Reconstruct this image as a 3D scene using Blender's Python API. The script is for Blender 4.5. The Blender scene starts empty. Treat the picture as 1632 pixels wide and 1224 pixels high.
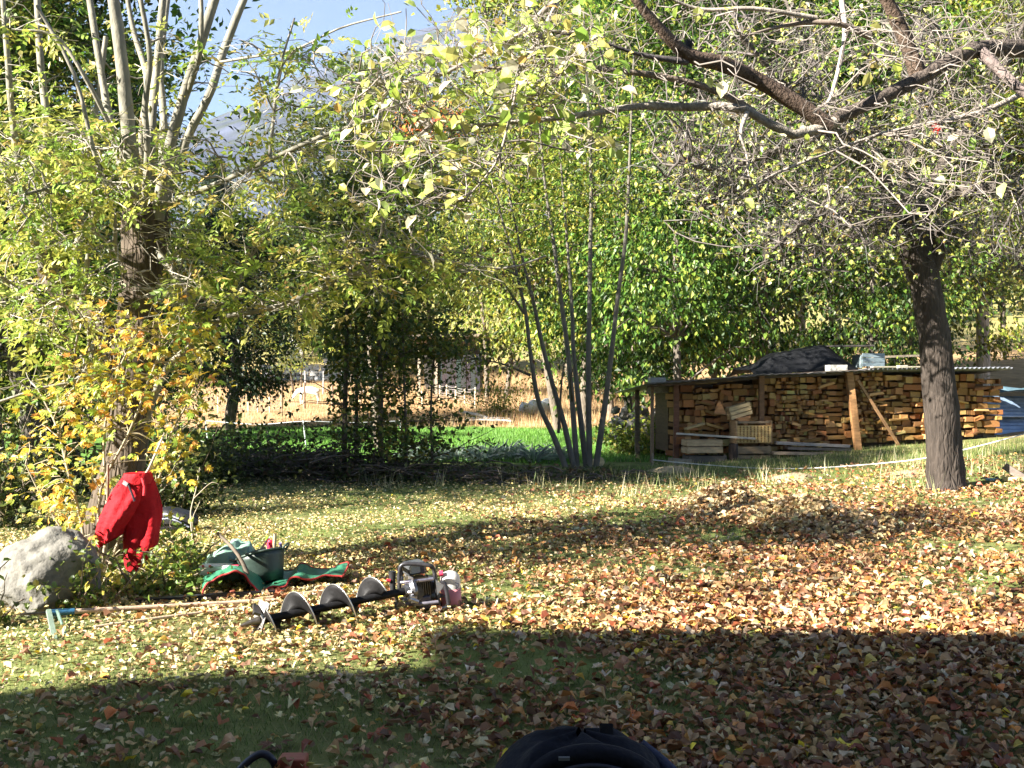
import bpy, math, random
import numpy as np
from math import radians, sin, cos, pi
from mathutils import Vector, Matrix
rng = np.random.default_rng(7); random.seed(7)
sc = bpy.context.scene
COL = sc.collection

# ---------------------------------------------------------------- camera, sky, sun, exposure
F = 1723.0; CX = 816.0; HY = 600.0; EYE = 1.6
cam = bpy.data.cameras.new('camera'); camo = bpy.data.objects.new('camera', cam); COL.objects.link(camo)
camo.location = (0, 0, EYE); camo.rotation_euler = (radians(90 - 0.4), 0, 0)
cam.lens = 38.0; cam.sensor_width = 36.0; cam.clip_start = 0.05; cam.clip_end = 4000
sc.camera = camo
SUN_EL = radians(30); SD = np.array([0.88, 0.475]); SD = SD / np.linalg.norm(SD)
L = Vector((SD[0] * cos(SUN_EL), SD[1] * cos(SUN_EL), -sin(SUN_EL)))
w = bpy.data.worlds.new('World'); sc.world = w; w.use_nodes = True
nt = w.node_tree; nt.nodes.clear()
sky = nt.nodes.new('ShaderNodeTexSky'); sky.sky_type = 'NISHITA'; sky.sun_disc = False
sky.sun_elevation = SUN_EL; sky.sun_rotation = math.atan2(-SD[0], -SD[1]) % (2 * pi)
sky.air_density = 0.8; sky.dust_density = 0.45; sky.altitude = 1800
bg = nt.nodes.new('ShaderNodeBackground'); bg.inputs[1].default_value = 0.05
wo = nt.nodes.new('ShaderNodeOutputWorld')
nt.links.new(sky.outputs[0], bg.inputs[0]); nt.links.new(bg.outputs[0], wo.inputs[0])
sl = bpy.data.lights.new('sun', 'SUN'); sl.energy = 5.0; sl.angle = radians(0.5); sl.color = (1.0, 0.94, 0.84)
so = bpy.data.objects.new('sun', sl); COL.objects.link(so); so.location = (-20, -10, 25)
so.rotation_euler = L.to_track_quat('-Z', 'Y').to_euler()
sc.view_settings.view_transform = 'Standard'; sc.view_settings.look = 'None'
sc.view_settings.gamma = 1.0; sc.view_settings.use_curve_mapping = False
sc.view_settings.exposure = 2.45

# ---------------------------------------------------------------- helpers
def P(px, py, d): return np.array([(px - CX) / F * d, d, EYE - (py - HY) / F * d])
def relu(v): return np.maximum(0, v)
def gz(x, y):
    x = np.asarray(x, float); y = np.asarray(y, float)
    s = np.clip((y - 5) / 6, 0, 1)
    r = relu(x - 3.0); z = 0.06 * np.minimum(r, 14) * s
    z = z + 0.07 * relu(np.minimum(y, 60) - 34) + 0.16 * relu(np.minimum(y, 260) - 60)
    z = z + 0.03 * relu(np.minimum(x, 40) - 6) * np.clip((y - 22) / 10, 0, 1)
    z = z + 0.015 * np.sin(x * 1.3 + 0.7) * np.sin(y * 0.9) + 0.01 * np.sin(x * 3.1 + y * 2.3)
    return z
def G0(px, py, lo=3.0, hi=70.0):
    for _ in range(40):
        m = (lo + hi) / 2; p = P(px, py, m)
        if p[2] > float(gz(p[0], p[1])): lo = m
        else: hi = m
    p[2] = float(gz(p[0], p[1])); return p
def nrm(v): return v / (np.linalg.norm(v, axis=-1, keepdims=True) + 1e-9)

def mesh(name, V, Fa, col, mat, smooth=False):
    V = np.asarray(V, np.float32); Fa = np.asarray(Fa, np.int32); k = Fa.shape[1]
    me = bpy.data.meshes.new(name)
    me.vertices.add(len(V)); me.vertices.foreach_set('co', V.ravel())
    me.loops.add(Fa.size); me.loops.foreach_set('vertex_index', Fa.ravel())
    me.polygons.add(len(Fa)); me.polygons.foreach_set('loop_start', np.arange(0, Fa.size, k, dtype=np.int32))
    me.polygons.foreach_set('use_smooth', np.full(len(Fa), bool(smooth)))
    me.update(calc_edges=True)
    a = me.color_attributes.new('col', 'FLOAT_COLOR', 'POINT')
    c = np.ones((len(V), 4), np.float32); c[:, :3] = col
    a.data.foreach_set('color', c.ravel())
    if mat: me.materials.append(mat)
    return me

BOXF = np.array([[0,2,3],[0,3,1],[4,5,7],[4,7,6],[0,1,5],[0,5,4],[2,6,7],[2,7,3],[0,4,6],[0,6,2],[1,3,7],[1,7,5]])
BOXV = np.array([[x, y, z] for z in (-.5, .5) for y in (-.5, .5) for x in (-.5, .5)])
BOXF = np.array([[0,2,3],[0,3,1],[4,5,7],[4,7,6],[0,1,5],[0,5,4],[2,6,7],[2,7,3],[0,4,6],[0,6,2],[1,3,7],[1,7,5]])
def euler(rx=0, ry=0, rz=0):
    return np.array(Matrix.Rotation(rz, 3, 'Z') @ Matrix.Rotation(ry, 3, 'Y') @ Matrix.Rotation(rx, 3, 'X'))

def tubes(Pt, R, sides=5):
    Pt = np.asarray(Pt, float); R = np.asarray(R, float); N, K, _ = Pt.shape
    T = nrm(np.gradient(Pt, axis=1)); m = nrm(T.mean(1)); ref = np.where(np.abs(m[:, 2:3]) > .8, [[1., 0.2, 0]], [[0, 0.1, 1.]])
    A = nrm(np.cross(T, ref[:, None, :])); B = np.cross(T, A)
    th = np.arange(sides) * 2 * pi / sides
    V = Pt[:, :, None] + R[:, :, None, None] * (np.cos(th)[None, None, :, None] * A[:, :, None] + np.sin(th)[None, None, :, None] * B[:, :, None])
    i = np.arange(N)[:, None, None] * K * sides; k = np.arange(K - 1)[None, :, None] * sides
    s = np.arange(sides)[None, None, :]; s2 = (s + 1) % sides
    a = i + k + s; b = i + k + s2; c = b + sides; d = a + sides
    Q = np.stack([a, b, c, d], -1).reshape(-1, 4)
    return V.reshape(-1, 3), np.concatenate([Q[:, [0, 1, 2]], Q[:, [0, 2, 3]]])

def smooth_line(pts, n):
    pts = np.asarray(pts, float)
    if len(pts) < 3:
        t = np.linspace(0, 1, n)[:, None]; return pts[0] * (1 - t) + pts[-1] * t
    p = np.vstack([2 * pts[0] - pts[1], pts, 2 * pts[-1] - pts[-2]])
    out = []
    for u in np.linspace(0, len(pts) - 1 - 1e-6, n):
        i = int(u); t = u - i; a, b, c, d = p[i:i + 4]
        out.append(.5 * ((2 * b) + (-a + c) * t + (2 * a - 5 * b + 4 * c - d) * t * t + (-a + 3 * b - 3 * c + d) * t ** 3))
    return np.array(out)

class G:
    def __init__(s): s.V = []; s.F = []; s.C = []; s.n = 0
    def add(s, V, Fa, col=(.5, .5, .5)):
        V = np.asarray(V, float); Fa = np.asarray(Fa)
        s.V.append(V); s.F.append(Fa + s.n); s.n += len(V)
        s.C.append(np.broadcast_to(np.asarray(col, float), (len(V), 3))); return s
    def box(s, c, size, col=(.5,.5,.5), R=None, jit=0):
        v = BOXV * np.asarray(size)
        if jit: v = v + rng.normal(0, jit, v.shape)
        if R is not None: v = v @ R.T
        return s.add(v + np.asarray(c), BOXF, col)
    def bar(s, a, b, w, h, col=(.5,.5,.5), jit=0):
        a = np.asarray(a, float); b = np.asarray(b, float); x = b - a; ln = np.linalg.norm(x); x = x / ln
        up = np.array([0, 0, 1.]) if abs(x[2]) < .9 else np.array([0, 1., 0]); y = nrm(np.cross(up, x)); z = np.cross(x, y)
        return s.box((a + b) / 2, (ln, w, h), col, np.stack([x, y, z], 1), jit)
    def tube(s, pts, r, sides=8, col=(.5,.5,.5), n=None, cap=True, noise=0):
        pts = np.asarray(pts, float)
        if n: 
            rr = np.interp(np.linspace(0, 1, n), np.linspace(0, 1, len(np.atleast_1d(r))), np.atleast_1d(r)) if np.ndim(r) else np.full(n, r)
            pts = smooth_line(pts, n)
        else: rr = np.broadcast_to(r, (len(pts),)).astype(float)
        V, Fa = tubes(pts[None], np.asarray(rr)[None], sides)
        if noise:
            K = len(pts); Vc = V.reshape(K, sides, 3) - pts[:, None]
            th = np.arange(sides) * 2 * pi / sides; ph = rng.uniform(0, 6, 4)
            f = 1 + noise * (np.sin(3 * th + ph[0])[None] * .5 + np.sin(th * 2 + ph[1] + np.arange(K)[:, None] * .5) * .5 + rng.normal(0, .5, (K, sides)))
            V = (Vc * f[..., None] + pts[:, None]).reshape(-1, 3)
        s.add(V, Fa, col)
        if cap:
            K = len(pts)
            for base, cc, rev in ((0, pts[0], 1), ((K - 1) * sides, pts[-1], 0)):
                ring = V[base:base + sides]; vv = np.vstack([ring, cc[None]])
                f = [[i, (i + 1) % sides, sides] if not rev else [(i + 1) % sides, i, sides] for i in range(sides)]
                s.add(vv, f, col)
        return s
    def lathe(s, prof, R=None, t=(0,0,0), segs=20, col=(.5,.5,.5), sc_=(1,1)):
        pr = np.asarray(prof, float); th = np.arange(segs) * 2 * pi / segs
        V = np.stack([pr[:, 0:1] * np.cos(th) * sc_[0], pr[:, 0:1] * np.sin(th) * sc_[1], np.repeat(pr[:, 1:2], segs, 1)], -1).reshape(-1, 3)
        if R is not None: V = V @ R.T
        V = V + np.asarray(t); k = np.arange(len(pr) - 1)[:, None] * segs; i = np.arange(segs)[None]; j = (i + 1) % segs
        a, b = k + i, k + j; Q = np.stack([a, b, b + segs, a + segs], -1).reshape(-1, 4)
        return s.add(V, np.concatenate([Q[:, [0, 1, 2]], Q[:, [0, 2, 3]]]), col)
    def grid(s, A, col=(.5,.5,.5)):
        A = np.asarray(A, float); n, m, _ = A.shape
        i = np.arange(n - 1)[:, None] * m; j = np.arange(m - 1)[None]; a = i + j
        Q = np.stack([a, a + 1, a + m + 1, a + m], -1).reshape(-1, 4)
        if np.ndim(col) == 3: col = np.asarray(col).reshape(-1, 3)
        return s.add(A.reshape(-1, 3), np.concatenate([Q[:, [0, 1, 2]], Q[:, [0, 2, 3]]]), col)
    def get(s): return np.concatenate(s.V), np.concatenate(s.F), np.concatenate(s.C)

ORG = {}
def tagit(o, label=None, cat=None, group=None, kind=None):
    if label: o['label'] = label
    if cat: o['category'] = cat
    if group: o['group'] = group
    if kind: o['kind'] = kind
    return o
def thing(name, label, cat, loc, group=None):
    o = bpy.data.objects.new(name, None); COL.objects.link(o); o.location = tuple(float(v) for v in loc)
    o.empty_display_size = .2; ORG[o.name] = np.array(loc, float); return tagit(o, label, cat, group)
def part(name, g, mat, parent=None, smooth=False, kind=None, loc=None, label=None, cat=None, group=None, thick=0, bev=0, sub=0):
    V, Fa, C = g.get() if isinstance(g, G) else g
    og = ORG[parent.name] if parent is not None else np.array(loc if loc is not None else (0, 0, 0), float)
    me = mesh(name, V - og, Fa, C, mat, smooth)
    o = bpy.data.objects.new(name, me); COL.objects.link(o); ORG[o.name] = og
    if parent is not None: o.parent = parent
    else: o.location = tuple(og)
    if thick:
        m = o.modifiers.new('s', 'SOLIDIFY'); m.thickness = thick; m.offset = 0
    if bev:
        m = o.modifiers.new('b', 'BEVEL'); m.width = bev; m.segments = 2; m.limit_method = 'ANGLE'
    if sub:
        m = o.modifiers.new('u', 'SUBSURF'); m.levels = sub; m.render_levels = sub
    return tagit(o, label, cat, group, kind)
def copy_tree(o, parent=None, loc=None, rz=None, s=None, label=None):
    c = o.copy(); COL.objects.link(c)
    if parent is not None: c.parent = parent
    if loc is not None: c.location = tuple(float(v) for v in loc)
    if rz is not None: c.rotation_euler = (0, 0, rz)
    if s is not None: c.scale = (s, s, s)
    if label: c['label'] = label
    for ch in list(o.children): copy_tree(ch, c)
    return c
def piece(name, me, parent, pos, R, s):
    o = bpy.data.objects.new(name, me); COL.objects.link(o)
    M = Matrix([[R[i][j] * (s[j] if np.ndim(s) else s) for j in range(3)] + [0] for i in range(3)] + [[0, 0, 0, 1]])
    M.translation = Vector([float(v) for v in (np.asarray(pos) - ORG[parent.name])])
    o.parent = parent; o.matrix_local = M; return o

# ---------------------------------------------------------------- materials (procedural, colour from the 'col' attribute)
def M(name, rough=.7, spec=.4, metal=0.0, transl=0.0, ns=8.0, na=.25, bump=0.0, bs=30.0, stretch=(1, 1, 1), coat=0, voro=False, gen=False):
    m = bpy.data.materials.new(name); m.use_nodes = True; t = m.node_tree; n = t.nodes; l = t.links
    pb = n['Principled BSDF']; out = n['Material Output']
    at = n.new('ShaderNodeAttribute'); at.attribute_name = 'col'
    tc = n.new('ShaderNodeTexCoord'); mp = n.new('ShaderNodeMapping'); mp.inputs['Scale'].default_value = stretch
    l.new(tc.outputs['Object'], mp.inputs[0])
    no = n.new('ShaderNodeTexNoise'); no.inputs['Scale'].default_value = ns; no.inputs['Detail'].default_value = 5; no.inputs['Roughness'].default_value = .65
    l.new(mp.outputs[0], no.inputs['Vector'])
    mr = n.new('ShaderNodeMapRange'); mr.inputs[1].default_value = .3; mr.inputs[2].default_value = .7
    mr.inputs[3].default_value = 1 - na; mr.inputs[4].default_value = 1 + na; l.new(no.outputs[0], mr.inputs[0])
    vm = n.new('ShaderNodeVectorMath'); vm.operation = 'SCALE'; l.new(at.outputs['Color'], vm.inputs[0]); l.new(mr.outputs[0], vm.inputs['Scale'])
    l.new(vm.outputs[0], pb.inputs['Base Color'])
    pb.inputs['Roughness'].default_value = rough; pb.inputs['Metallic'].default_value = metal
    pb.inputs['Specular IOR Level'].default_value = spec
    if coat: pb.inputs['Coat Weight'].default_value = coat
    if bump:
        b = n.new('ShaderNodeBump'); b.inputs['Strength'].default_value = bump; b.inputs['Distance'].default_value = .02
        if voro:
            v = n.new('ShaderNodeTexVoronoi'); v.feature = 'DISTANCE_TO_EDGE'; v.inputs['Scale'].default_value = bs; l.new(mp.outputs[0], v.inputs['Vector'])
            v.inputs['Randomness'].default_value = 1
            r2 = n.new('ShaderNodeMapRange'); r2.inputs[2].default_value = .25; l.new(v.outputs['Distance'], r2.inputs[0])
            mx = n.new('ShaderNodeMath'); mx.operation = 'MULTIPLY'; l.new(r2.outputs[0], mx.inputs[0]); l.new(no.outputs[0], mx.inputs[1])
            l.new(mx.outputs[0], b.inputs['Height'])
        else:
            n2 = n.new('ShaderNodeTexNoise'); n2.inputs['Scale'].default_value = bs; n2.inputs['Detail'].default_value = 4; l.new(mp.outputs[0], n2.inputs['Vector'])
            l.new(n2.outputs[0], b.inputs['Height'])
        l.new(b.outputs[0], pb.inputs['Normal'])
    if transl:
        tr = n.new('ShaderNodeBsdfTranslucent'); mix = n.new('ShaderNodeMixShader'); mix.inputs[0].default_value = transl
        l.new(vm.outputs[0], tr.inputs['Color']); l.new(pb.outputs[0], mix.inputs[1]); l.new(tr.outputs[0], mix.inputs[2]); l.new(mix.outputs[0], out.inputs[0])
    return m
m_leaf = M('leaf_material', .42, .5, transl=.5, ns=3, na=.15)
m_bleaf = M('far_leaf_material', .45, .4, transl=.4, ns=.8, na=.22)
m_dry = M('dry_leaf_material', .6, .35, transl=.12, ns=25, na=.28)
m_grass = M('grass_material', .55, .3, transl=.35, ns=1.5, na=.3)
m_bark = M('bark_material', .9, .2, ns=14, na=.45, bump=1.0, bs=22, stretch=(1, 1, .22), voro=True)
m_smooth_bark = M('smooth_bark_material', .75, .3, ns=9, na=.3, bump=.35, bs=35, stretch=(1, 1, .5))
m_limb = M('limb_bark_material', .85, .2, ns=22, na=.5, bump=.9, bs=55)
m_twig = M('twig_material', .6, .45, ns=6, na=.3)
m_wood = M('wood_material', .7, .3, ns=5, na=.33, bump=.3, bs=60, stretch=(1, 1, 5))
m_log = M('split_wood_material', .8, .2, ns=6, na=.35, bump=.04, bs=25, stretch=(1, 1, 4))
m_dull = M('worn_black_paint_material', .55, .15, ns=14, na=.5, bump=.1, bs=40)
m_grey = M('weathered_wood_material', .8, .25, ns=7, na=.3, bump=.4, bs=50, stretch=(1, 4, 4))
m_ground = M('ground_material', .9, .15, ns=2.2, na=.38, bump=.6, bs=35)
m_soil = M('soil_material', .95, .1, ns=30, na=.4, bump=.8, bs=80)
m_stone = M('stone_material', .85, .25, ns=9, na=.42, bump=1.0, bs=16)
m_cloth = M('cloth_material', .8, .25, ns=9, na=.2, bump=.7, bs=22)
m_tarp = M('tarp_material', .42, .5, ns=20, na=.15, bump=.25, bs=30)
m_plastic = M('plastic_material', .45, .5, ns=18, na=.14, bump=.1, bs=40)
m_metal = M('metal_material', .35, .5, metal=.85, ns=25, na=.3, bump=.15, bs=60)
m_paint = M('painted_metal_material', .38, .5, metal=.15, ns=22, na=.25, bump=.1, bs=70)
m_sheet = M('roof_sheet_material', .55, .4, metal=.3, ns=3, na=.35, bump=.2, bs=30)
m_sheet0 = M('black_sheet_material', .75, .2, ns=6, na=.2, bump=.2, bs=20)
m_rope = M('rope_material', .6, .3, ns=60, na=.15)
m_mtn = M('mountain_material', .95, .05, ns=.02, na=.45, bump=1, bs=.05)
m_house = M('plaster_material', .9, .2, ns=1.5, na=.12)
m_fuel = M('fuel_tank_material', .35, .5, transl=.35, ns=5, na=.08)

# ---------------------------------------------------------------- ground
def zone(x, y, h):
    lawn = np.array([.14, .17, .05]); soil = np.array([.13, .095, .05]); green = np.array([.1, .2, .035]); brown = np.array([.36, .235, .12]); hill = np.array([.26, .23, .085])
    n1 = np.sin(x * 1.7 + 2 * np.sin(y * .8)) * np.sin(y * 1.3 + np.sin(x * .9)); n1 = (n1 * .5 + .5)[..., None]
    c = lawn * (1 - .45 * n1) + soil * .45 * n1
    def blend(c, t, m): return c * (1 - m[..., None]) + t * m[..., None]
    c = blend(c, np.array([.06, .055, .025]), np.clip((y - 15.6) / .5, 0, 1) * np.clip((19.5 - y) / 1.5, 0, 1) * np.clip((3 - x) / 1, 0, 1))  # ground painted dark along the lawn end for the shade of the trees
    c = blend(c, green, np.clip((y - 19.7 + .3 * np.sin(x * 2)) / .6, 0, 1) * np.clip((33.0 - .5 * np.sin(x) - relu(x) * 1.2 - y) / .8, 0, 1) * np.clip((3.3 - x) / 1, 0, 1))
    c = blend(c, brown, np.clip((y - 32.6 + .5 * np.sin(x) + relu(x) * 1.2) / .8, 0, 1))
    c = blend(c, brown * .9, np.clip((x - 2.2) / 1.2, 0, 1) * np.clip((y - 21) / 2, 0, 1))
    c = blend(c, hill, np.clip((y - 55) / 12, 0, 1))
    return c
xs = np.concatenate([-np.geomspace(330, 12.3, 34), np.arange(-12, 13, .3), np.geomspace(13.3, 330, 34)])
ys = np.concatenate([-np.geomspace(60, 4.3, 10), np.arange(-4, 36, .3), np.geomspace(36.5, 300, 50)])
X, Y = np.meshgrid(xs, ys, indexing='ij'); Z = gz(X, Y)
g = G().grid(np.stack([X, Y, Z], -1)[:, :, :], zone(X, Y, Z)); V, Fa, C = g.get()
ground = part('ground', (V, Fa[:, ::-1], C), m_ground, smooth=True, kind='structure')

# mountain behind; part of its haze blue is put into the rock colour
mx_ = np.linspace(-520, 620, 130); my_ = np.concatenate([[235], np.linspace(262, 1000, 70)])
X, Y = np.meshgrid(mx_, my_, indexing='ij')
ridge = np.interp(X, [-520, -300, -183, -94, -43, -10, 60, 200, 620], [85, 100, 146, 184, 206, 232, 290, 330, 350])
t = np.clip((Y - 235) / 400, 0, 1); Z = 20 + (ridge - 20) * (t ** 1.05)
for f_, a_ in ((.012, 8), (.03, 5), (.07, 3), (.15, 1.5)):
    Z = Z + a_ * t * np.sin(X * f_ + 3 * np.sin(Y * f_ * .6)) * np.cos(Y * f_ * .8 + X * f_ * .3)
nn = (np.sin(X * .05 + 2 * np.sin(Y * .03)) * np.cos(Y * .045) * .5 + .5)[..., None]
cm = np.array([.045, .055, .085]) * (1 - nn) + np.array([.075, .085, .12]) * nn
cm = np.where(rng.random(X.shape)[..., None] < .3, np.array([.05, .06, .05]), cm)
Z[:, 0] -= 12
part('mountain', G().grid(np.stack([X, Y, Z], -1) * 2, cm), m_mtn, smooth=True, kind='structure')

# ---------------------------------------------------------------- leaf templates (+X is the leaf's length, unit long)
def oval(wd=.62, fold=.12, curl=.12):
    V = np.array([[0,0,0],[.34,0,.02],[.7,0,0],[1,0,-curl],[.3,wd/2,fold],[.68,wd*.42,fold*.7],[.3,-wd/2,fold],[.68,-wd*.42,fold*.7]])
    Fa = np.array([[0,1,4],[1,5,4],[1,2,5],[2,3,5],[0,6,1],[6,7,1],[7,2,1],[7,3,2]]); return V, Fa
def diamond(wd=.5, fold=.1, curl=.12):
    return np.array([[0,0,0],[.45,-wd/2,fold],[1,0,-curl],[.45,wd/2,fold]]), np.array([[0,1,2],[0,2,3]])
def ash(seed=0):
    r = np.random.default_rng(seed); dp = r.uniform(.15, .5)
    V = [[0,-.008,0],[0,.008,0],[1,0,-dp]]; Fa = [[0,2,1]]
    def leaflet(b, D, N, l_, w_):
        b0 = len(V); k = [0, 0, r.uniform(-.02, .06)]
        V.extend([b, b + D * l_ * .42 - N * w_ + k, b + D * l_, b + D * l_ * .42 + N * w_ + k]); Fa.extend([[b0, b0+1, b0+2], [b0, b0+2, b0+3]])
    for k, x in enumerate((.3, .52, .76)):
        for sgn in (1, -1):
            if r.random() < .12: continue
            a = radians(r.uniform(35, 62)) * sgn; leaflet(np.array([x, 0, -dp * x * x]), np.array([cos(a), sin(a), r.uniform(-.55, .05)]), np.array([-sin(a), cos(a), r.uniform(-.3, .3)]), r.uniform(.32, .44), r.uniform(.085, .11))
    leaflet(np.array([1, 0, -dp]), np.array([1., 0, -.4]), np.array([0, 1., 0]), .38, .1)
    return np.array(V, float), np.array(Fa)
def maple():
    pol = [(0,.0),(-125,.28),(-78,.5),(-60,.3),(-38,.66),(-22,.4),(0,.75),(22,.4),(38,.66),(60,.3),(78,.5),(125,.28)]
    V = [[.25 + r * cos(radians(a)), r * sin(radians(a)), .1 * r] for a, r in pol[1:]]; V = [[.25, 0, 0]] + V
    V[6][2] -= .1; V[2][2] -= .12; V[10][2] -= .12; V[4][2] -= .06; V[8][2] -= .06
    n = len(V); Fa = [[0, i, i + 1] for i in range(1, n - 1)] + [[0, n - 1, 1]]; return np.array(V, float), np.array(Fa)
def dryleaf(seed, wd=.62):
    r = np.random.default_rng(seed); V, Fa = oval(wd, r.uniform(.02, .42), r.uniform(-.4, .45)); V[:, 2] += r.normal(0, .07, len(V)); V[:, 2] -= V[:, 2].min() - .0
    V[:, 1] += r.normal(0, .03, len(V)); return V, Fa
def frames(d, up):
    x = nrm(d); z = nrm(up - (up * x).sum(-1, keepdims=True) * x); y = np.cross(z, x); return np.stack([x, y, z], -1)
def scatter(T, pos, R, s, cols):
    V0, F0 = T; N = len(pos); m = len(V0)
    V = np.einsum('nij,mj->nmi', R, V0) * np.asarray(s)[:, None, None] + pos[:, None]
    Fa = (F0[None] + (np.arange(N) * m)[:, None, None]).reshape(-1, 3)
    return V.reshape(-1, 3), Fa, np.repeat(cols, m, 0)
def pal(n, cols, wts, jit=.15, r=None):
    r = r or rng; c = np.array(cols)[r.choice(len(cols), n, p=np.array(wts) / sum(wts))]
    return np.clip(c * (1 + r.normal(0, jit, (n, 1))) * (1 + r.normal(0, jit * .4, (n, 3))), .003, .95)
PAL_ASH = ([(.40,.42,.07),(.27,.35,.055),(.5,.47,.13),(.17,.25,.04),(.48,.36,.1)], [3.5,4,2.2,3,.8])
PAL_GREEN = ([(.07,.145,.022),(.15,.235,.032),(.028,.062,.013),(.3,.33,.055)], [4,3,2,1.2])
PAL_YG = ([(.18,.24,.035),(.28,.31,.045),(.09,.14,.022),(.4,.35,.06)], [3,3,2,1.5])
PAL_OLIVE = ([(.065,.09,.022),(.1,.125,.028),(.04,.055,.014),(.18,.17,.04)], [3,3,2,1])
PAL_OY = ([(.17,.22,.033),(.1,.145,.024),(.28,.28,.045),(.05,.075,.018)], [3,3,2,1.5])
PAL_DARK = ([(.03,.055,.02),(.045,.075,.025),(.02,.035,.015)], [1,1,1])
PAL_SPRUCE = ([(.025,.05,.03),(.035,.06,.035),(.045,.065,.03)], [1,1,1])
PAL_MAPLE = ([(.62,.45,.05),(.5,.42,.06),(.3,.36,.06),(.6,.3,.06),(.66,.55,.2)], [4,3,1.6,1.2,1])
PAL_PEAR = ([(.45,.52,.14),(.6,.54,.16),(.3,.42,.07),(.66,.63,.42),(.52,.33,.1)], [3.4,2.4,3,2.2,.5])
PAL_LITTER = ([(.36,.2,.09),(.46,.31,.15),(.24,.115,.055),(.52,.42,.27),(.48,.23,.07),(.3,.085,.04),(.6,.46,.1),(.14,.065,.035)], [4,4.2,3,2.6,2.2,1.4,.4,2.6])
PAL_YLITTER = ([(.5,.4,.16),(.55,.47,.24),(.42,.32,.12),(.58,.5,.33),(.36,.25,.12)], [4,3,3,2,2])

# ---------------------------------------------------------------- background tree builder
def bgtree(name, label, cat, loc, h, cw, base, nleaf, lsize, palette, tr, seed, shape='ell', ncl=70, lean=0.0, group=None, barkc=(.16,.13,.1), top=None, wd=.6, trunks=1):
    r = np.random.default_rng(seed); loc = np.array(loc, float); root = thing(name, label, cat, loc, group)
    tk = []
    for k in range(trunks):
        off = r.normal(0, .25, 2) if trunks > 1 else np.zeros(2); ln = r.normal(0, .08, 2) + [lean, 0]
        pts = np.array([[off[0] + ln[0] * z_ * h + .06 * sin(z_ * 9 + seed + k), off[1] + ln[1] * z_ * h + .06 * cos(z_ * 7 + k), z_ * h * .92] for z_ in np.linspace(0, 1, 10)]) + loc
        pts[0, 2] -= .15; gg = G().tube(pts, np.linspace(tr, tr * .22, 10), 9, barkc, noise=.06); tk.append(pts)
        part('trunk', gg, m_bark, root, smooth=True)
    u = r.random(ncl); z = base + (1 - base) * u
    if shape == 'cone': rad = cw / 2 * (1 - u) ** .8 + .15
    else: rad = cw / 2 * np.sqrt(np.clip(1 - ((u - .45) / .58) ** 2, .04, 1))
    a = r.uniform(0, 2 * pi, ncl); rr = rad * np.sqrt(r.uniform(.12, 1, ncl))
    C0 = np.stack([rr * np.cos(a) + lean * z * h, rr * np.sin(a), z * h], -1) + loc
    sk = np.concatenate(tk); j = np.array([np.argmin(np.linalg.norm(sk[:, :2] - c[:2], axis=1) * .3 + np.abs(sk[:, 2] - (c[2] - .35 * q))) for c, q in zip(C0, rr)])
    t_ = np.linspace(0, 1, 5)[None, :, None]; Bp = sk[j][:, None] * (1 - t_) + C0[:, None] * t_; Bp[:, :, 2] += (np.sin(pi * t_[..., 0]) * .08 * rr[:, None]) * (-1 if shape == 'cone' else 1)
    Bp[:, 1:4] += r.normal(0, .08, (ncl, 3, 3))
    V, Fa = tubes(Bp, np.linspace(1, .25, 5)[None] * (tr * r.uniform(.15, .32, ncl))[:, None], 4)
    part('branches', (V, Fa, np.tile(np.array(barkc) * .9, (len(V), 1))), m_twig, root, smooth=True, kind='stuff')
    k = r.integers(0, ncl, nleaf); sg = cw * .068 + .1
    if shape == 'cone': sg *= .75
    spread = r.uniform(.5, 1.5, ncl)[k][:, None]
    pos = C0[k] + r.normal(0, 1, (nleaf, 3)) * [sg, sg, sg * .62] * spread
    cols = pal(nleaf, *palette, r=r) * r.uniform(.35, 1.65, ncl)[k][:, None]
    if top is not None:
        mm = (pos[:, 2] - loc[2]) > h * .86; cols[mm] = pal(int(mm.sum()), [top], [1], .2, r)
    d = nrm(pos - loc - [0, 0, h * .5]) + r.normal(0, .7, (nleaf, 3)); d[:, 2] -= .35
    up = r.normal(0, .55, (nleaf, 3)) + [0, 0, 1]
    V, Fa, C = scatter(diamond(wd), pos, frames(d, up), lsize * r.uniform(.6, 1.35, nleaf), cols)
    part('crown', (V, Fa, C), m_bleaf, root, kind='stuff')
    return root
def at(px, d, dz=0):
    x = (px - CX) / F * d; return np.array([x, d, float(gz(x, d)) + dz])

bgT = {}
bgT['g1'] = bgtree('maple_tree', 'bright green maple tree close behind the left end of the woodshed', 'tree', at(1075, 24.5), 12, 5.5, .12, 19000, .14, PAL_GREEN, .11, 1, ncl=110, barkc=(.13,.11,.09))
bgT['g2'] = bgtree('maple_tree', 'deep green maple tree rising over the middle of the woodshed roof', 'tree', at(1215, 26.5), 13, 6, .13, 19000, .15, PAL_GREEN, .13, 2, ncl=110)
bgT['y1'] = bgtree('ash_tree', 'pale yellow green ash tree at the field edge right behind the multi-stemmed tree', 'tree', at(900, 31), 16, 6.5, .16, 22000, .16, PAL_YG, .12, 3, ncl=120, trunks=2)
bgT['o1'] = bgtree('ash_tree', 'tall olive ash tree with a bare trunk behind the right half of the woodshed', 'tree', at(1340, 29), 15, 7, .24, 30000, .18, PAL_OY, .19, 4, ncl=130, barkc=(.3,.27,.23))
bgT['y2'] = bgtree('ash_tree', 'yellow green tree with an orange tinted top left of the far shed', 'tree', at(690, 58), 14, 6.5, .05, 18000, .2, PAL_YG, .14, 5, ncl=90, top=(.75,.27,.08))
bgT['d1'] = bgtree('yew_tree', 'dark wide evergreen tree overhanging the paddock fence', 'tree', at(362, 33), 6.2, 4.6, .2, 17000, .13, PAL_DARK, .2, 6, ncl=80)
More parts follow.
